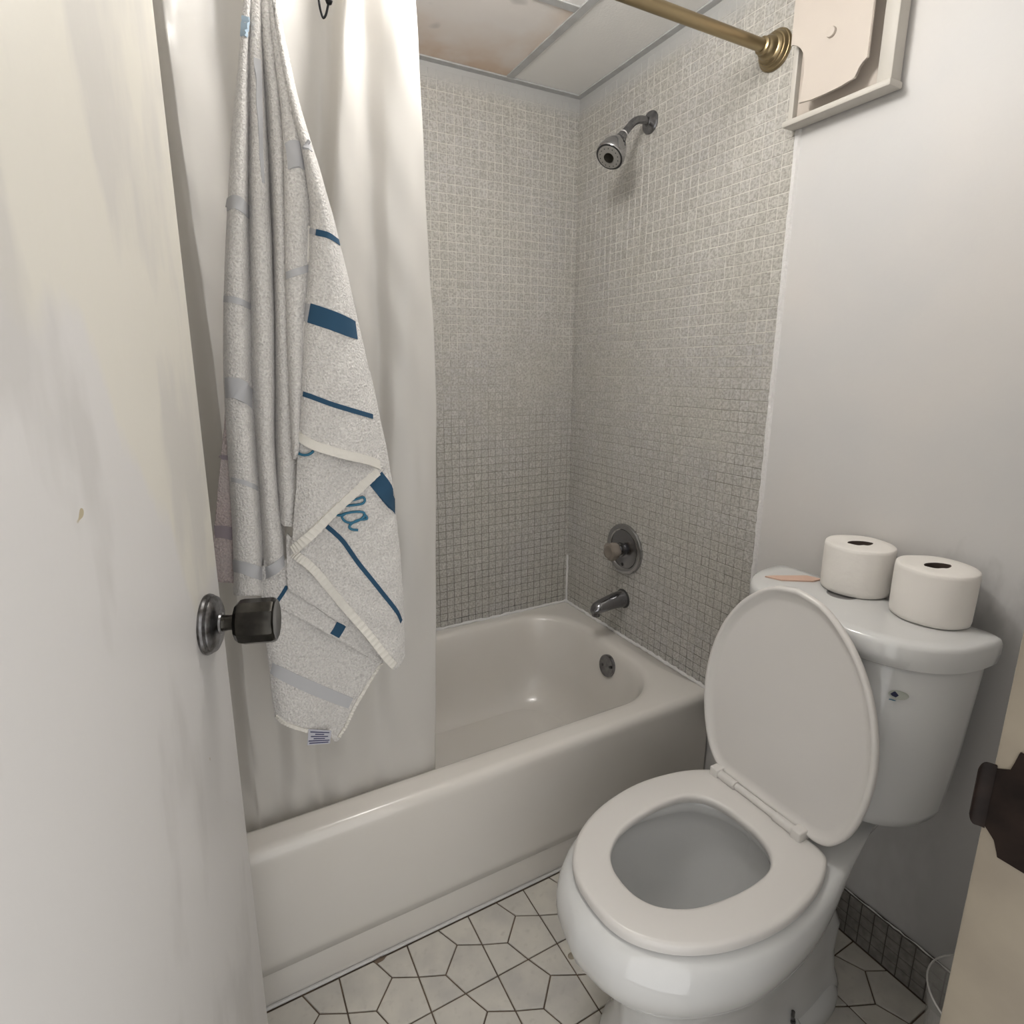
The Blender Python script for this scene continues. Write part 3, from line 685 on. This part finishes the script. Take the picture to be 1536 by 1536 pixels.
GB = tsheet('pleated_body', [
    ([(371, -40), (363, 60), (358, 120), (350, 200), (343, 330), (338, 450), (338, 570), (345, 700), (351, 800), (353, 892)], -.812),
    ([(373, -40), (365, 60), (361, 120), (356, 200), (349, 330), (346, 450), (347, 570), (355, 700), (360, 800), (362, 893)], -.838),
    ([(376, -40), (368, 60), (366, 120), (365, 200), (362, 330), (362, 450), (364, 570), (373, 700), (380, 800), (383, 893)], -.842),
    ([(377, -40), (371, 60), (370, 120), (370, 200), (370, 330), (372, 450), (374, 570), (383, 700), (390, 800), (392, 892)], -.812),
    ([(379, -40), (375, 60), (374, 120), (374, 200), (374, 330), (377, 450), (379, 570), (388, 700), (394, 800), (396, 872)], -.806),
    ([(382, -40), (381, 60), (382, 120), (383, 200), (384, 330), (388, 450), (391, 570), (396, 700), (404, 800), (408, 868)], -.836),
    ([(386, -40), (388, 60), (390, 120), (393, 200), (398, 330), (403, 450), (405, 570), (407, 700), (417, 800), (424, 855)], -.834),
    ([(388, -40), (391, 60), (394, 120), (399, 200), (406, 330), (410, 450), (411, 570), (412, 700), (424, 790), (428, 840)], -.800),
    ([(390, -40), (394, 60), (398, 120), (403, 200), (409, 330), (412, 450), (413, 570), (414, 680), (418, 750), (419, 786)], -.800),
    ([(395, -40), (400, 60), (406, 120), (412, 200), (417, 330), (420, 450), (423, 570), (425, 680), (428, 750), (429, 789)], -.836),
    ([(401, -40), (407, 60), (414, 120), (422, 200), (428, 330), (431, 450), (437, 570), (441, 680), (443, 750), (444, 791)], -.832),
    ([(402, -40), (410, 60), (418, 120), (428, 200), (434, 330), (440, 450), (446, 570), (448, 680), (448, 750), (448, 791)], -.806)], 110, 120)
GR = tsheet('rolled_fold', [
    ([(399, -40), (412, 80), (423, 170), (427, 250), (428, 330), (429, 420), (433, 540), (437, 640), (440, 690)], -.825),
    ([(401, -40), (415, 80), (427, 170), (432, 250), (433, 330), (434, 420), (437, 540), (440, 640), (442, 688)], -.852),
    ([(404, -40), (420, 80), (438, 170), (449, 250), (452, 330), (450, 420), (447, 540), (446, 640), (445, 680)], -.858),
    ([(406, -40), (425, 80), (445, 170), (460, 250), (466, 330), (462, 420), (456, 540), (451, 640), (448, 670)], -.840)], 30, 80)
GI = tsheet('hanging_corner', [
    ([(390, 850), (394, 900), (400, 960), (405, 1000), (409, 1040), (414, 1074)], -.815),
    ([(405, 845), (408, 900), (414, 960), (420, 1010), (425, 1055), (430, 1087)], -.826),
    ([(430, 838), (436, 900), (444, 960), (450, 1010), (457, 1060), (464, 1098)], -.828),
    ([(460, 838), (466, 900), (474, 960), (481, 1020), (487, 1070), (493, 1104)], -.822),
    ([(490, 850), (496, 910), (502, 970), (506, 1030), (508, 1080), (507, 1109)], -.820),
    ([(525, 890), (530, 930), (535, 970), (536, 1000), (536, 1030), (533, 1058)], -.820),
    ([(565, 960), (568, 970), (570, 978), (572, 984), (573, 989), (573, 994)], -.816)], 50, 50)
GI2 = tsheet('inner_fold', [([(396, 840), (396, 865), (397, 885), (398, 902)], -.820), ([(426, 840), (424, 868), (420, 890), (414, 909)], -.830), ([(470, 855), (466, 885), (462, 910), (458, 932)], -.835), ([(520, 890), (515, 920), (508, 942), (503, 957)], -.834), ([(572, 960), (571, 975), (570, 985), (569, 993)], -.8245)], 34, 24)
GI3 = tsheet('inner_fold', [([(430, 800), (430, 840), (430, 865), (432, 884)], -.836), ([(455, 820), (456, 860), (458, 885), (460, 901)], -.842), ([(490, 850), (492, 890), (496, 915), (499, 928)], -.842), ([(530, 910), (527, 922), (524, 932), (522, 940)], -.838)], 30, 24)
GH = tsheet('lower_fold', [
    ([(452, 690), (447, 740), (442, 790), (437, 832)], -.842), ([(480, 690), (472, 750), (463, 810), (455, 849)], -.852), ([(505, 690), (500, 760), (495, 830), (488, 882)], -.845), ([(530, 690), (530, 780), (530, 860), (527, 928)], -.851),
    ([(553, 690), (560, 790), (566, 890), (563, 972)], -.850), ([(570, 690), (586, 780), (592, 890), (590, 1004)], -.846), ([(577, 690), (593, 780), (603, 890), (606, 985)], -.826)], 60, 70)
GG = tsheet('middle_fold', [
    ([(447, 640), (447, 690), (443, 760), (437, 832)], -.848), ([(470, 640), (469, 690), (466, 750), (460, 812)], -.862), ([(505, 645), (505, 680), (504, 720), (499, 772)], -.864), ([(540, 660), (541, 685), (541, 705), (538, 737)], -.856), ([(572, 690), (574, 697), (575, 700), (574, 704)], -.846)], 44, 44)
GF = tsheet('front_flap', [
    ([(403, -40), (421, 80), (440, 170), (456, 240), (466, 320), (463, 400), (456, 500), (451, 590), (447, 658)], -.846),
    ([(404, -40), (422, 80), (442, 170), (460, 240), (473, 320), (473, 400), (468, 500), (464, 590), (462, 668)], -.866),
    ([(405, -40), (424, 80), (445, 170), (466, 240), (484, 320), (494, 400), (498, 500), (505, 590), (510, 686)], -.876),
    ([(406, -40), (426, 80), (448, 170), (471, 240), (492, 320), (510, 400), (526, 500), (541, 590), (550, 697)], -.866),
    ([(408, -40), (430, 80), (451, 170), (473, 240), (496, 320), (516, 400), (539, 500), (560, 600), (574, 704)], -.838)], 50, 100)
# right-hand edge that falls behind the flap
GE = tsheet('edge_fold', [([(540, 560), (555, 620), (566, 680), (570, 720)], -.836), ([(553, 560), (566, 620), (578, 680), (586, 735)], -.830), ([(551, 555), (565, 620), (579, 680), (590, 745)], -.812)], 14, 30)
# woven stripes, hems, lettering, label: all parts of the towel
ribbon('blue_stripe', GF, [(476, 349), (490, 353), (506, 364)], .0085, 'blue', tw)
ribbon('blue_stripe', GF, [(466, 470), (500, 482), (532, 496)], .028, 'blue', tw)
ribbon('grey_stripe', GF, [(457, 468), (461, 469), (465, 470)], .026, 'lav', tw, n=6)
ribbon('blue_stripe', GF, [(457, 591), (500, 607), (557, 625)], .0075, 'blue', tw)
ribbon('grey_stripe', GF, [(459, 217), (461, 219), (463, 221)], .014, 'lav', tw, n=8)
ribbon('grey_stripe', GF, [(467, 347), (470, 347), (475, 349)], .008, 'lav', tw, n=6)
ribbon('hem', GF, [(448, 652), (470, 667), (510, 680), (550, 690), (571, 700)], .014, 'hem', tw, .005, 60)
ribbon('hem', GF, [(467, 340), (463, 400), (457, 500), (452, 590), (448, 650)], .006, 'hem', tw, .0045, 120, rib=.0014)
ribbon('hem', GG, [(441, 826), (462, 806), (500, 766), (538, 732), (566, 706)], .015, 'hem', tw, .0045, 44, rib=.0012)
ribbon('hem', GH, [(441, 828), (460, 846), (490, 876), (528, 922), (562, 964), (590, 998)], .014, 'hem', tw, .0045, 64, rib=.0012)
ribbon('blue_stripe', GH, [(562, 716), (577, 736), (590, 760)], .030, 'blue', tw)
ribbon('blue_stripe', GH, [(489, 789), (515, 812), (540, 848), (570, 885), (592, 914), (600, 932)], .0075, 'blue', tw, n=40)
ribbon('grey_stripe', GB, [(341, 310), (355, 304), (370, 318)], .018, 'lav', tw)
ribbon('grey_stripe', GB, [(339, 449), (355, 451), (373, 460)], .009, 'lav', tw)
ribbon('grey_stripe', GB, [(341, 582), (357, 583), (375, 598)], .030, 'lav', tw)
ribbon('grey_stripe', GB, [(350, 719), (366, 723), (384, 733)], .007, 'lav', tw)
ribbon('grey_stripe', GB, [(352, 848), (370, 852), (391, 862)], .020, 'lav', tw)
ribbon('grey_stripe', GB, [(396, 862), (408, 855), (424, 840)], .018, 'lav', tw)
ribbon('grey_satin', GB, [(386, 90), (388, 150), (390, 220), (393, 275)], .010, 'lav', tw, .0032, 30, width2=.004)
ribbon('grey_stripe', GR, [(433, 236), (445, 232), (458, 240)], .036, 'lav', tw, .0034)
ribbon('grey_stripe', GR, [(432, 414), (446, 408), (460, 402)], .010, 'lav', tw, .0034)
ribbon('blue_patch', GB, [(369, 27), (368, 42), (367, 56)], .010, 'lblue', tw, n=8)
ribbon('mauve_stripe', GP, [(331, 686), (340, 686), (352, 690)], .007, 'lav2', tw)
ribbon('mauve_stripe', GP, [(322, 797), (335, 797), (350, 801)], .020, 'lav2', tw)
ribbon('grey_stripe', GI, [(409, 1001), (430, 1013), (470, 1032), (505, 1046), (526, 1054)], .021, 'lav', tw, .0034, 40)
ribbon('blue_stripe', GI2, [(431, 878), (424, 890), (415, 903)], .006, 'blue', tw)
ribbon('blue_stripe', GI2, [(514, 930), (508, 942), (501, 953)], .019, 'blue', tw)
ribbon('hem', GI, [(416, 1072), (432, 1085), (464, 1096), (493, 1102)], .006, 'hem', tw, .0045, 40, rib=.001)
ribbon('hem', GI, [(507, 1104), (520, 1082), (534, 1056), (555, 1022), (571, 994)], .006, 'hem', tw, .0045, 50, rib=.001)
for nm, G, pts in (('embroidered_letter', GG, [(448, 668), (446, 673), (450, 679), (457, 682), (465, 681), (471, 676)]),
                   ('embroidered_letter', GH, [(509, 762), (514, 756), (522, 751), (534, 748), (543, 745), (546, 750), (542, 755), (530, 757), (518, 758), (511, 760), (506, 765)]),
                   ('embroidered_letter', GH, [(503, 771), (510, 772), (520, 769), (534, 767), (544, 768), (545, 773), (538, 779), (526, 783), (517, 780), (513, 774), (518, 770)]),
                   ('embroidered_letter', GH, [(545, 770), (549, 777), (536, 779), (526, 785), (524, 790), (528, 793), (536, 794)])):
    o = stitch(nm, G, pts, .0021, 'teal', tw); o['label'] = 'blue embroidered script letter'
tagp = [at(463, 1094, -.834), at(497, 1096, -.834), at(495, 1115, -.836), at(461, 1118, -.836)]
V = tagp+[p+Vector((0, .001, 0)) for p in tagp]
tg = mesh('care_label', V, [(0, 1, 2, 3), (7, 6, 5, 4), (0, 1, 5, 4), (1, 2, 6, 5), (2, 3, 7, 6), (3, 0, 4, 7)], 'tag', tw, smooth=False); tg['label'] = 'small white care label with fine print'
for k in range(6):
    t0 = .12+k*.145; ins = (.08, .3, .12, .25, .04, .08)[k]
    A = tagp[0].lerp(tagp[3], t0); B = tagp[1].lerp(tagp[2], t0); A2 = tagp[0].lerp(tagp[3], t0+.07); B2 = tagp[1].lerp(tagp[2], t0+.07)
    q = [A.lerp(B, ins), A.lerp(B, 1-ins), A2.lerp(B2, 1-ins), A2.lerp(B2, ins)]; q = [p+Vector((0, -.0003, 0)) for p in q]; q += [p+Vector((0, .0004, 0)) for p in q]
    mesh('print_line', q, [(0, 1, 2, 3), (7, 6, 5, 4), (0, 1, 5, 4), (1, 2, 6, 5), (2, 3, 7, 6), (3, 0, 4, 7)], 'ink', tg, smooth=False)

# ------------------------------------------------------------------ toilet
YC = -1.145; YT = -1.159
to = empty('toilet', (-.42, YC, 0)); tag(to, 'white two-piece toilet with its lid raised against the tank', 'toilet')
def half(pts, z, n=40, yc=YC):
    """closed outline from half outline points (x, halfwidth) front -> back"""
    h = catmull([(x, wv, 0) for x, wv in pts], n); h[0].y = 0; h[-1].y = 0
    return [Vector((p.x, yc-p.y, z)) for p in h[:-1]]+[Vector((p.x, yc+p.y, z)) for p in h[:0:-1]]
def egg(xf, xb, hw, z, sh=.58, bn=.10, bk=.5):
    L = xb-xf                                            # front (more negative x) to back
    return half([(xf, 0), (xf+.035*L, hw*.42), (xf+.14*L, hw*.76), (xf+.30*L, hw*.965), (xf+.44*L, hw), (xf+.60*L, hw*.93), (xf+.76*L, bn+(hw-bn)*.42), (xf+.90*L, bn), (xf+.985*L, bn*.93), (xb, bn*bk), (xb, 0)], z)
RR = [egg(-.685, -.13, .128, 0, bn=.105), egg(-.69, -.13, .130, .012, bn=.107), egg(-.685, -.135, .126, .03, bn=.105), egg(-.668, -.14, .118, .055, bn=.098), egg(-.658, -.14, .112, .10, bn=.092),
      egg(-.660, -.13, .112, .16, bn=.09), egg(-.676, -.15, .122, .21, bn=.080), egg(-.708, -.145, .144, .25, bn=.078), egg(-.744, -.135, .167, .29, bn=.080),
      egg(-.770, -.12, .182, .325, bn=.086), egg(-.782, -.10, .190, .36, bn=.096), egg(-.782, -.085, .191, .385, bn=.105), egg(-.775, -.075, .186, .408, bn=.112),
      egg(-.762, -.07, .178, .420, bn=.116), egg(-.730, -.074, .166, .4245, bn=.112)]
inn = lambda xf, xb, hw, z: half([(xf, 0), (xf+.03*(xb-xf), hw*.40), (xf+.14*(xb-xf), hw*.75), (xf+.32*(xb-xf), hw*.96), (xf+.5*(xb-xf), hw), (xf+.70*(xb-xf), hw*.93), (xf+.86*(xb-xf), hw*.78), (xf+.97*(xb-xf), hw*.42), (xb, hw*.12), (xb, 0)], z)
RR += [inn(-.700, -.345, .140, .4248), inn(-.692, -.352, .130, .422), inn(-.687, -.357, .124, .412), inn(-.690, -.354, .126, .395), inn(-.704, -.345, .136, .383), inn(-.700, -.348, .133, .355), inn(-.680, -.36, .118, .30),
       inn(-.645, -.385, .095, .24), inn(-.605, -.41, .072, .19), inn(-.575, -.43, .055, .16), inn(-.56, -.44, .045, .12), inn(-.53, -.46, .02, .115)]
rings('bowl', RR, 'porc', to, True, True, angle=60)
wt = rings('water', [inn(-.588, -.425, .061, .171), inn(-.587, -.426, .060, .172)], 'water', to)
# rear foot with bolt
RR = [half([(-.40, 0), (-.40, .05), (-.385, .10), (-.33, .128), (-.26, .132), (-.19, .124), (-.15, .10), (-.14, .05), (-.14, 0)], z) for z in (0, .018)]
RR += [half([(-.40, 0), (-.395, .048), (-.38, .095), (-.33, .122), (-.26, .126), (-.195, .118), (-.157, .095), (-.147, .05), (-.147, 0)], .030),
       half([(-.39, 0), (-.385, .04), (-.37, .08), (-.33, .104), (-.26, .106), (-.20, .10), (-.165, .085), (-.155, .045), (-.155, 0)], .036)]
rings('foot', RR, 'porc', to, True, True, angle=60)
for s in (-1, 1):
    c = Vector((-.315, YC+s*.112, .030))
    lathe('washer', c, (0, 0, 1), [(.017, 0), (.017, .005), (.013, .009), (.005, .009)], 'porc', to, 24)
    b_ = lathe('bolt', c, (0, 0, 1), [(.0065, .006), (.0065, .014), (.0036, .0145), (.0036, .034), (0, .035)], 'pewter_worn', to, 6)
# seat
def souter(z, g=0):
    return half([(-.746+g, 0), (-.741+g, .045), (-.719+g*.8, .088-g*.5), (-.668+g*.4, .131-g*.9), (-.590, .162-g), (-.490, .1755-g), (-.395, .165-g), (-.330-g*.5, .142-g*.8), (-.305-g, .118-g*.4), (-.302-g, .06), (-.302-g, 0)], z, 60)
def sinner(z, g=0):
    return half([(-.676-g, 0), (-.671-g, .032), (-.650-g*.7, .063+g*.5), (-.605-g*.4, .089+g*.9), (-.545, .102+g), (-.480, .106+g), (-.425+g*.3, .098+g*.9), (-.392+g*.7, .073+g*.6), (-.378+g, .036), (-.376+g, 0)], z, 60)
SZ = .4255
rings('seat', [sinner(SZ, .004), sinner(SZ+.010, -.001), sinner(SZ+.017, .0002), sinner(SZ+.0198, .003), sinner(SZ+.0205, .008), souter(SZ+.0205, .009), souter(SZ+.0195, .004), souter(SZ+.016, .0008), souter(SZ+.008, 0), souter(SZ+.001, .002)], 'seat', to, closed=True, angle=50)
# raised lid (local: h up along the lid, thickness along t)
LB = Vector((-.300, YC, .452)); LU = Vector((.034, 0, 1)).normalized(); LT = Vector((-1, 0, .034)).normalized()
def lidring(g, t):
    pts = [(0+g, 0), (0+g, .07), (0+g, .108-g*.5), (.018+g*.8, .136-g*.6), (.065+g*.3, .162-g), (.14, .178-g), (.22, .1795-g), (.30, .163-g), (.365-g*.3, .134-g*.9), (.415-g*.7, .096-g*.7), (.450-g, .048), (.461-g, 0)]
    h = catmull([(a_, b_, 0) for a_, b_ in pts], 56); h[0].y = 0; h[-1].y = 0
    loop = [(p.x, -p.y) for p in h[:-1]]+[(p.x, p.y) for p in h[:0:-1]]
    return [LB+LU*a_+Vector((0, b_, 0))+LT*t for a_, b_ in loop]
lid = rings('lid', [lidring(.030, -.006), lidring(.010, -.006), lidring(.003, -.003), lidring(0, .002), lidring(.001, .008), lidring(.004, .0105), lidring(.008, .0105), lidring(.011, .008), lidring(.016, .003), lidring(.026, .0015)], 'seat', to, True, True, angle=50)
# hinges
HZ = SZ+.027
for s in (-1, 1):
    hc = YC+.018+s*.066
    tube('hinge_barrel', [(-.318, hc-.020, HZ), (-.318, hc+.020, HZ)], .0095, 'seat', to, 18)
    box('hinge_block', (-.330, hc+s*.030-.010, SZ+.010), (-.300, hc+s*.030+.010, HZ+.0125), 'seat', to, .003, 3)
tube('hinge_bar', [(-.316, YC-.045, HZ-.001), (-.316, YC+.08, HZ-.001)], .0075, 'seat', to, 16)
# tank
def tring(xb, xfm, xfe, hw, z, r=.03, n=10):
    p_ = 2.75 if r < .07 else 2.45; xs = xb-.014; pts = [(xb, hw*k/8*.9) for k in range(9)]
    pts += [(xb-.002, hw*.945), (xb-.006, hw*.98)]
    for k in range(0, 41):
        a_ = PI/2*(1-k/40); pts.append((xs-(xs-xfm)*max(math.cos(a_), 0)**(2/p_), hw*math.sin(a_)**(2/p_) if k < 40 else 0))
    full = [(a_, b_) for a_, b_ in pts]+[(a_, -b_) for a_, b_ in pts[-2:0:-1]]
    return [Vector((a_, YT+b_, z)) for a_, b_ in full]
RR = [tring(-.105, -.170, -.140, .090, .4545, .07), tring(-.085, -.198, -.160, .124, .4560, .085), tring(-.069, -.218, -.176, .152, .462, .095), tring(-.061, -.231, -.186, .169, .474, .10), tring(-.058, -.236, -.190, .177, .496, .10), tring(-.056, -.241, -.199, .188, .62, .08), tring(-.055, -.245, -.206, .198, .80, .06), tring(-.056, -.240, -.202, .192, .812, .06)]
rings('tank', RR, 'porc', to, True, True, angle=75)
LZ = .862
RR = [tring(-.055, -.252, -.214, .201, LZ-.052, .045), tring(-.050, -.258, -.219, 0.211, LZ-.048, .048), tring(-.049, -.262, -.222, 0.214, LZ-.030, .05), tring(-.049, -.262, -.222, 0.214, LZ-.011, .05), tring(-.051, -.259, -.2195, 0.212, LZ-.004, .05), tring(-.056, -.254, -.215, 0.207, LZ-.0008, .05), tring(-.075, -.236, -.199, .184, LZ, .05)]
tl = rings('tank_lid', RR, 'porc', to, True, True, angle=50)
bt = lathe('flush_button', (-.117, -1.128, LZ-.0005), (0, 0, 1), [(.027, 0), (.027, .0012), (.024, .0018), (.0235, .001), (.0, .0011)], 'chrome', tl, 36); bt['label'] = 'round chrome flush button'
# emblem sticker on the tank front
EMR = tring(-.0552, -.2441, -.2044, .1957, .758, .0647)
def tfront(y, z):
    q_ = sorted((p for p in EMR if p.x < -.12), key=lambda p: abs(p.y-y))[:2]; d_ = q_[1].y-q_[0].y
    t_ = (y-q_[0].y)/d_ if abs(d_) > 1e-6 else 0
    return Vector((q_[0].x+(q_[1].x-q_[0].x)*t_+(.758-z)*.026, y, z))
def decal(name, pts, lift, m, parent):
    V = [tfront(y, z)+Vector((-lift, 0, 0)) for y, z in pts]; n = len(V); V += [v+Vector((.0008, 0, 0)) for v in V]
    return mesh(name, V, [tuple(range(n)), tuple(range(2*n-1, n-1, -1))]+[(k, (k+1) % n, n+(k+1) % n, n+k) for k in range(n)], m, parent, smooth=False)
EY, EZ = -1.300, .758
em = decal('emblem', [(EY+.012*math.cos(2*PI*k/28), EZ+.0085*math.sin(2*PI*k/28)) for k in range(28)], .0012, 'sticker', to); em['label'] = 'small oval water emblem with navy drop'
decal('emblem_drop', [(EY+.004+p[0], EZ+p[1]) for p in ((-.0048, -.0005), (-.002, -.005), (.0025, -.0035), (.0052, -.0005), (.0018, .0048), (0, .0062))], .0018, 'navy', em)
decal('emblem_text', [(EY+.006+p[0], EZ-.0115+p[1]) for p in ((-.004, -.0007), (.004, -.0007), (.004, .0007), (-.004, .0007))], .0016, 'teal', em)

# ------------------------------------------------------------------ things on the tank
def roll(x, y, rot, label, sq):
    r = empty('toilet_roll', (x, y, LZ)); tag(r, label, 'toilet paper', 'spare toilet rolls on the tank')
    V = []; n = 72; prof = [(.057, .0005), (.0607, .003), (.0618, .01), (.0626, .05), (.0625, .092), (.0618, .0978), (.0595, .0998), (.044, .1003), (.0255, .0995)]
    for (rr, h) in prof:
        for k in range(n):
            a_ = 2*PI*k/n; q = rr*(1+.008*math.sin(3*a_+rot)+.005*math.sin(7*a_+h*30)); st = 1+.004*math.sin(5*a_)
            if rr < .03: q = rr*(1-.45*abs(math.cos(a_-sq)))
            V.append(Vector((x+q*math.cos(a_), y+q*math.sin(a_), LZ+.0008+h*st)))
    F = [(i*n+k, i*n+(k+1) % n, (i+1)*n+(k+1) % n, (i+1)*n+k) for i in range(len(prof)-1) for k in range(n)]
    F.append(tuple(range(n)))
    mesh('paper', V, F, 'paper', r, angle=60)
    V = []
    for (rr, h) in ((.0256, .0995), (.0245, .0985), (.0243, .02), (.0235, .0008)):
        for k in range(n):
            a_ = 2*PI*k/n; q = rr*(1-.45*abs(math.cos(a_-sq))); V.append(Vector((x+q*math.cos(a_), y+q*math.sin(a_), LZ+.0014+h)))
    F = [(i*n+k, i*n+(k+1) % n, (i+1)*n+(k+1) % n, (i+1)*n+k) for i in range(3) for k in range(n)]; F.append(tuple(3*n+k for k in range(n)))
    mesh('cardboard_core', V, F, 'core', r, angle=60)
roll(-.0665, -1.122, 0, 'white toilet roll on the tank over the flush button', 1.05)
roll(-.0800, -1.267, 1.4, 'white toilet roll at the tank end away from the tub', 1.2)
cp = [(-.170, -.990), (-.150, -.996), (-.085, -1.030), (-.075, -1.060), (-.105, -1.058), (-.158, -1.022)]
tag(prism('paper_card', cp, 2, LZ+.0002, LZ+.0032, 'slip', None, .0004), 'flat peach coloured card lying on the tank lid', 'card')

# ------------------------------------------------------------------ painted wall box above the tile edge
cb = empty('wall_vent', (-.0, -.935, 1.83)); tag(cb, 'cream painted wall vent box with scalloped cover plate and centre knob', 'vent')
CZ1 = 2.19
box('back_board', (-.016, -1.028, 1.845), (-.0015, -.830, CZ1), 'cream', cb, .001)
box('frame_side', (-.034, -1.042, 1.842), (-.0013, -1.014, CZ1), 'cream2', cb, .003)
box('frame_side', (-.030, -.838, 1.842), (-.0013, -.826, CZ1), 'cream2', cb, .002)
box('frame_bottom', (-.042, -1.046, 1.829), (-.0013, -.822, 1.8415), 'cream2', cb, .003)
q = [(-.834, 2.075), (-.834, 1.981)]
q += [(-.834-.034*math.sin(k*PI/12)*.95-.001*k, 1.981-.048*(1-math.cos(k*PI/12))-.0004*k) for k in range(1, 7)]
q += [(-.872, 1.912), (-.870, 1.886), (-.866, 1.861)]
q += [(-.895, 1.8575), (-.925, 1.857), (-.955, 1.8585), (-.983, 1.862)]
q += [(-.9845, 1.870), (-.988, 1.878), (-.994, 1.885), (-1.004, 1.889)]
q += [(-1.004, 2.075)]
q += [(-.990, 2.079), (-.984, 2.090), (-.983, 2.105), (-.955, 2.109), (-.925, 2.110), (-.895, 2.109), (-.866, 2.105), (-.864, 2.090), (-.852, 2.079)]
prism('cover_plate', q, 0, -.052, -.046, 'cream', cb, .0012)
box('plate_spacer', (-.0462, -.97, 1.92), (-.0158, -.89, 2.05), 'cream', cb)
lathe('cover_knob', (-.0515, -.925, 1.965), (-1, 0, 0), [(.0095, 0), (.0095, .0035), (.0085, .006), (.005, .0068), (0, .0066)], 'cream', cb, 24)

# ------------------------------------------------------------------ clear bin behind the jamb
BC = Vector((-.135, -1.490, 0)); bn = empty('waste_bin', BC); tag(bn, 'clear plastic waste bin with crumpled liner by the skirting', 'bin')
V = []; n = 60; pr = [(0, .004), (.078, .004), (.082, .012), (.088, .10), (.097, .235)]
for (r_, h) in pr:
    for k in range(n): a_ = 2*PI*k/n; V.append(BC+Vector((max(r_, 1e-4)*math.cos(a_), max(r_, 1e-4)*math.sin(a_), h)))
F = [(i*n+k, i*n+(k+1) % n, (i+1)*n+(k+1) % n, (i+1)*n+k) for i in range(4) for k in range(n)]
mesh('bucket', V, F, 'clear', bn)
tube('rim', [BC+Vector((.0985*math.cos(2*PI*k/60), .0985*math.sin(2*PI*k/60), .237)) for k in range(61)], .0016, 'clear_rim', bn, 8)
V = []
for i, (r_, h) in enumerate(((.098, .2405), (.092, .22), (.085, .16), (.078, .09), (.05, .03), (.0, .025))):
    for k in range(n):
        a_ = 2*PI*k/n; q_ = max(r_*(1+(.035*math.sin(9*a_+i*1.7)+.03*math.sin(17*a_-i*2.3))*(i > 0)), 1e-4) if i else r_; V.append(BC+Vector((q_*math.cos(a_), q_*math.sin(a_), h+(.006*math.sin(11*a_+i) if i else 0))))
F = [(i*n+k, i*n+(k+1) % n, (i+1)*n+(k+1) % n, (i+1)*n+k) for i in range(5) for k in range(n)]
mesh('liner', V, F, 'clear', bn, angle=15)

# ------------------------------------------------------------------ ceiling lamp (above the frame)
lp = empty('ceiling_lamp', (LAMP_POS[0], LAMP_POS[1], ZC)); tag(lp, 'round white glass lamp on the ceiling between door and tub', 'lamp')
lathe('base', (LAMP_POS[0], LAMP_POS[1], ZC-.001), (0, 0, -1), [(.075, 0), (.075, .012), (.065, .02), (.012, .024), (.010, .03), (.010, ZC-LAMP_POS[2]-.06), (.034, ZC-LAMP_POS[2]-.095), (.036, ZC-LAMP_POS[2]-.08)], 'cream2', lp, 36)
lathe('glass_shade', LAMP_POS, (0, 0, -1), [(.088*math.sin(PI*k/20), -.088*math.cos(PI*k/20)) for k in range(21)], 'glow', lp, 36, 80)
bpy.context.view_layer.update()
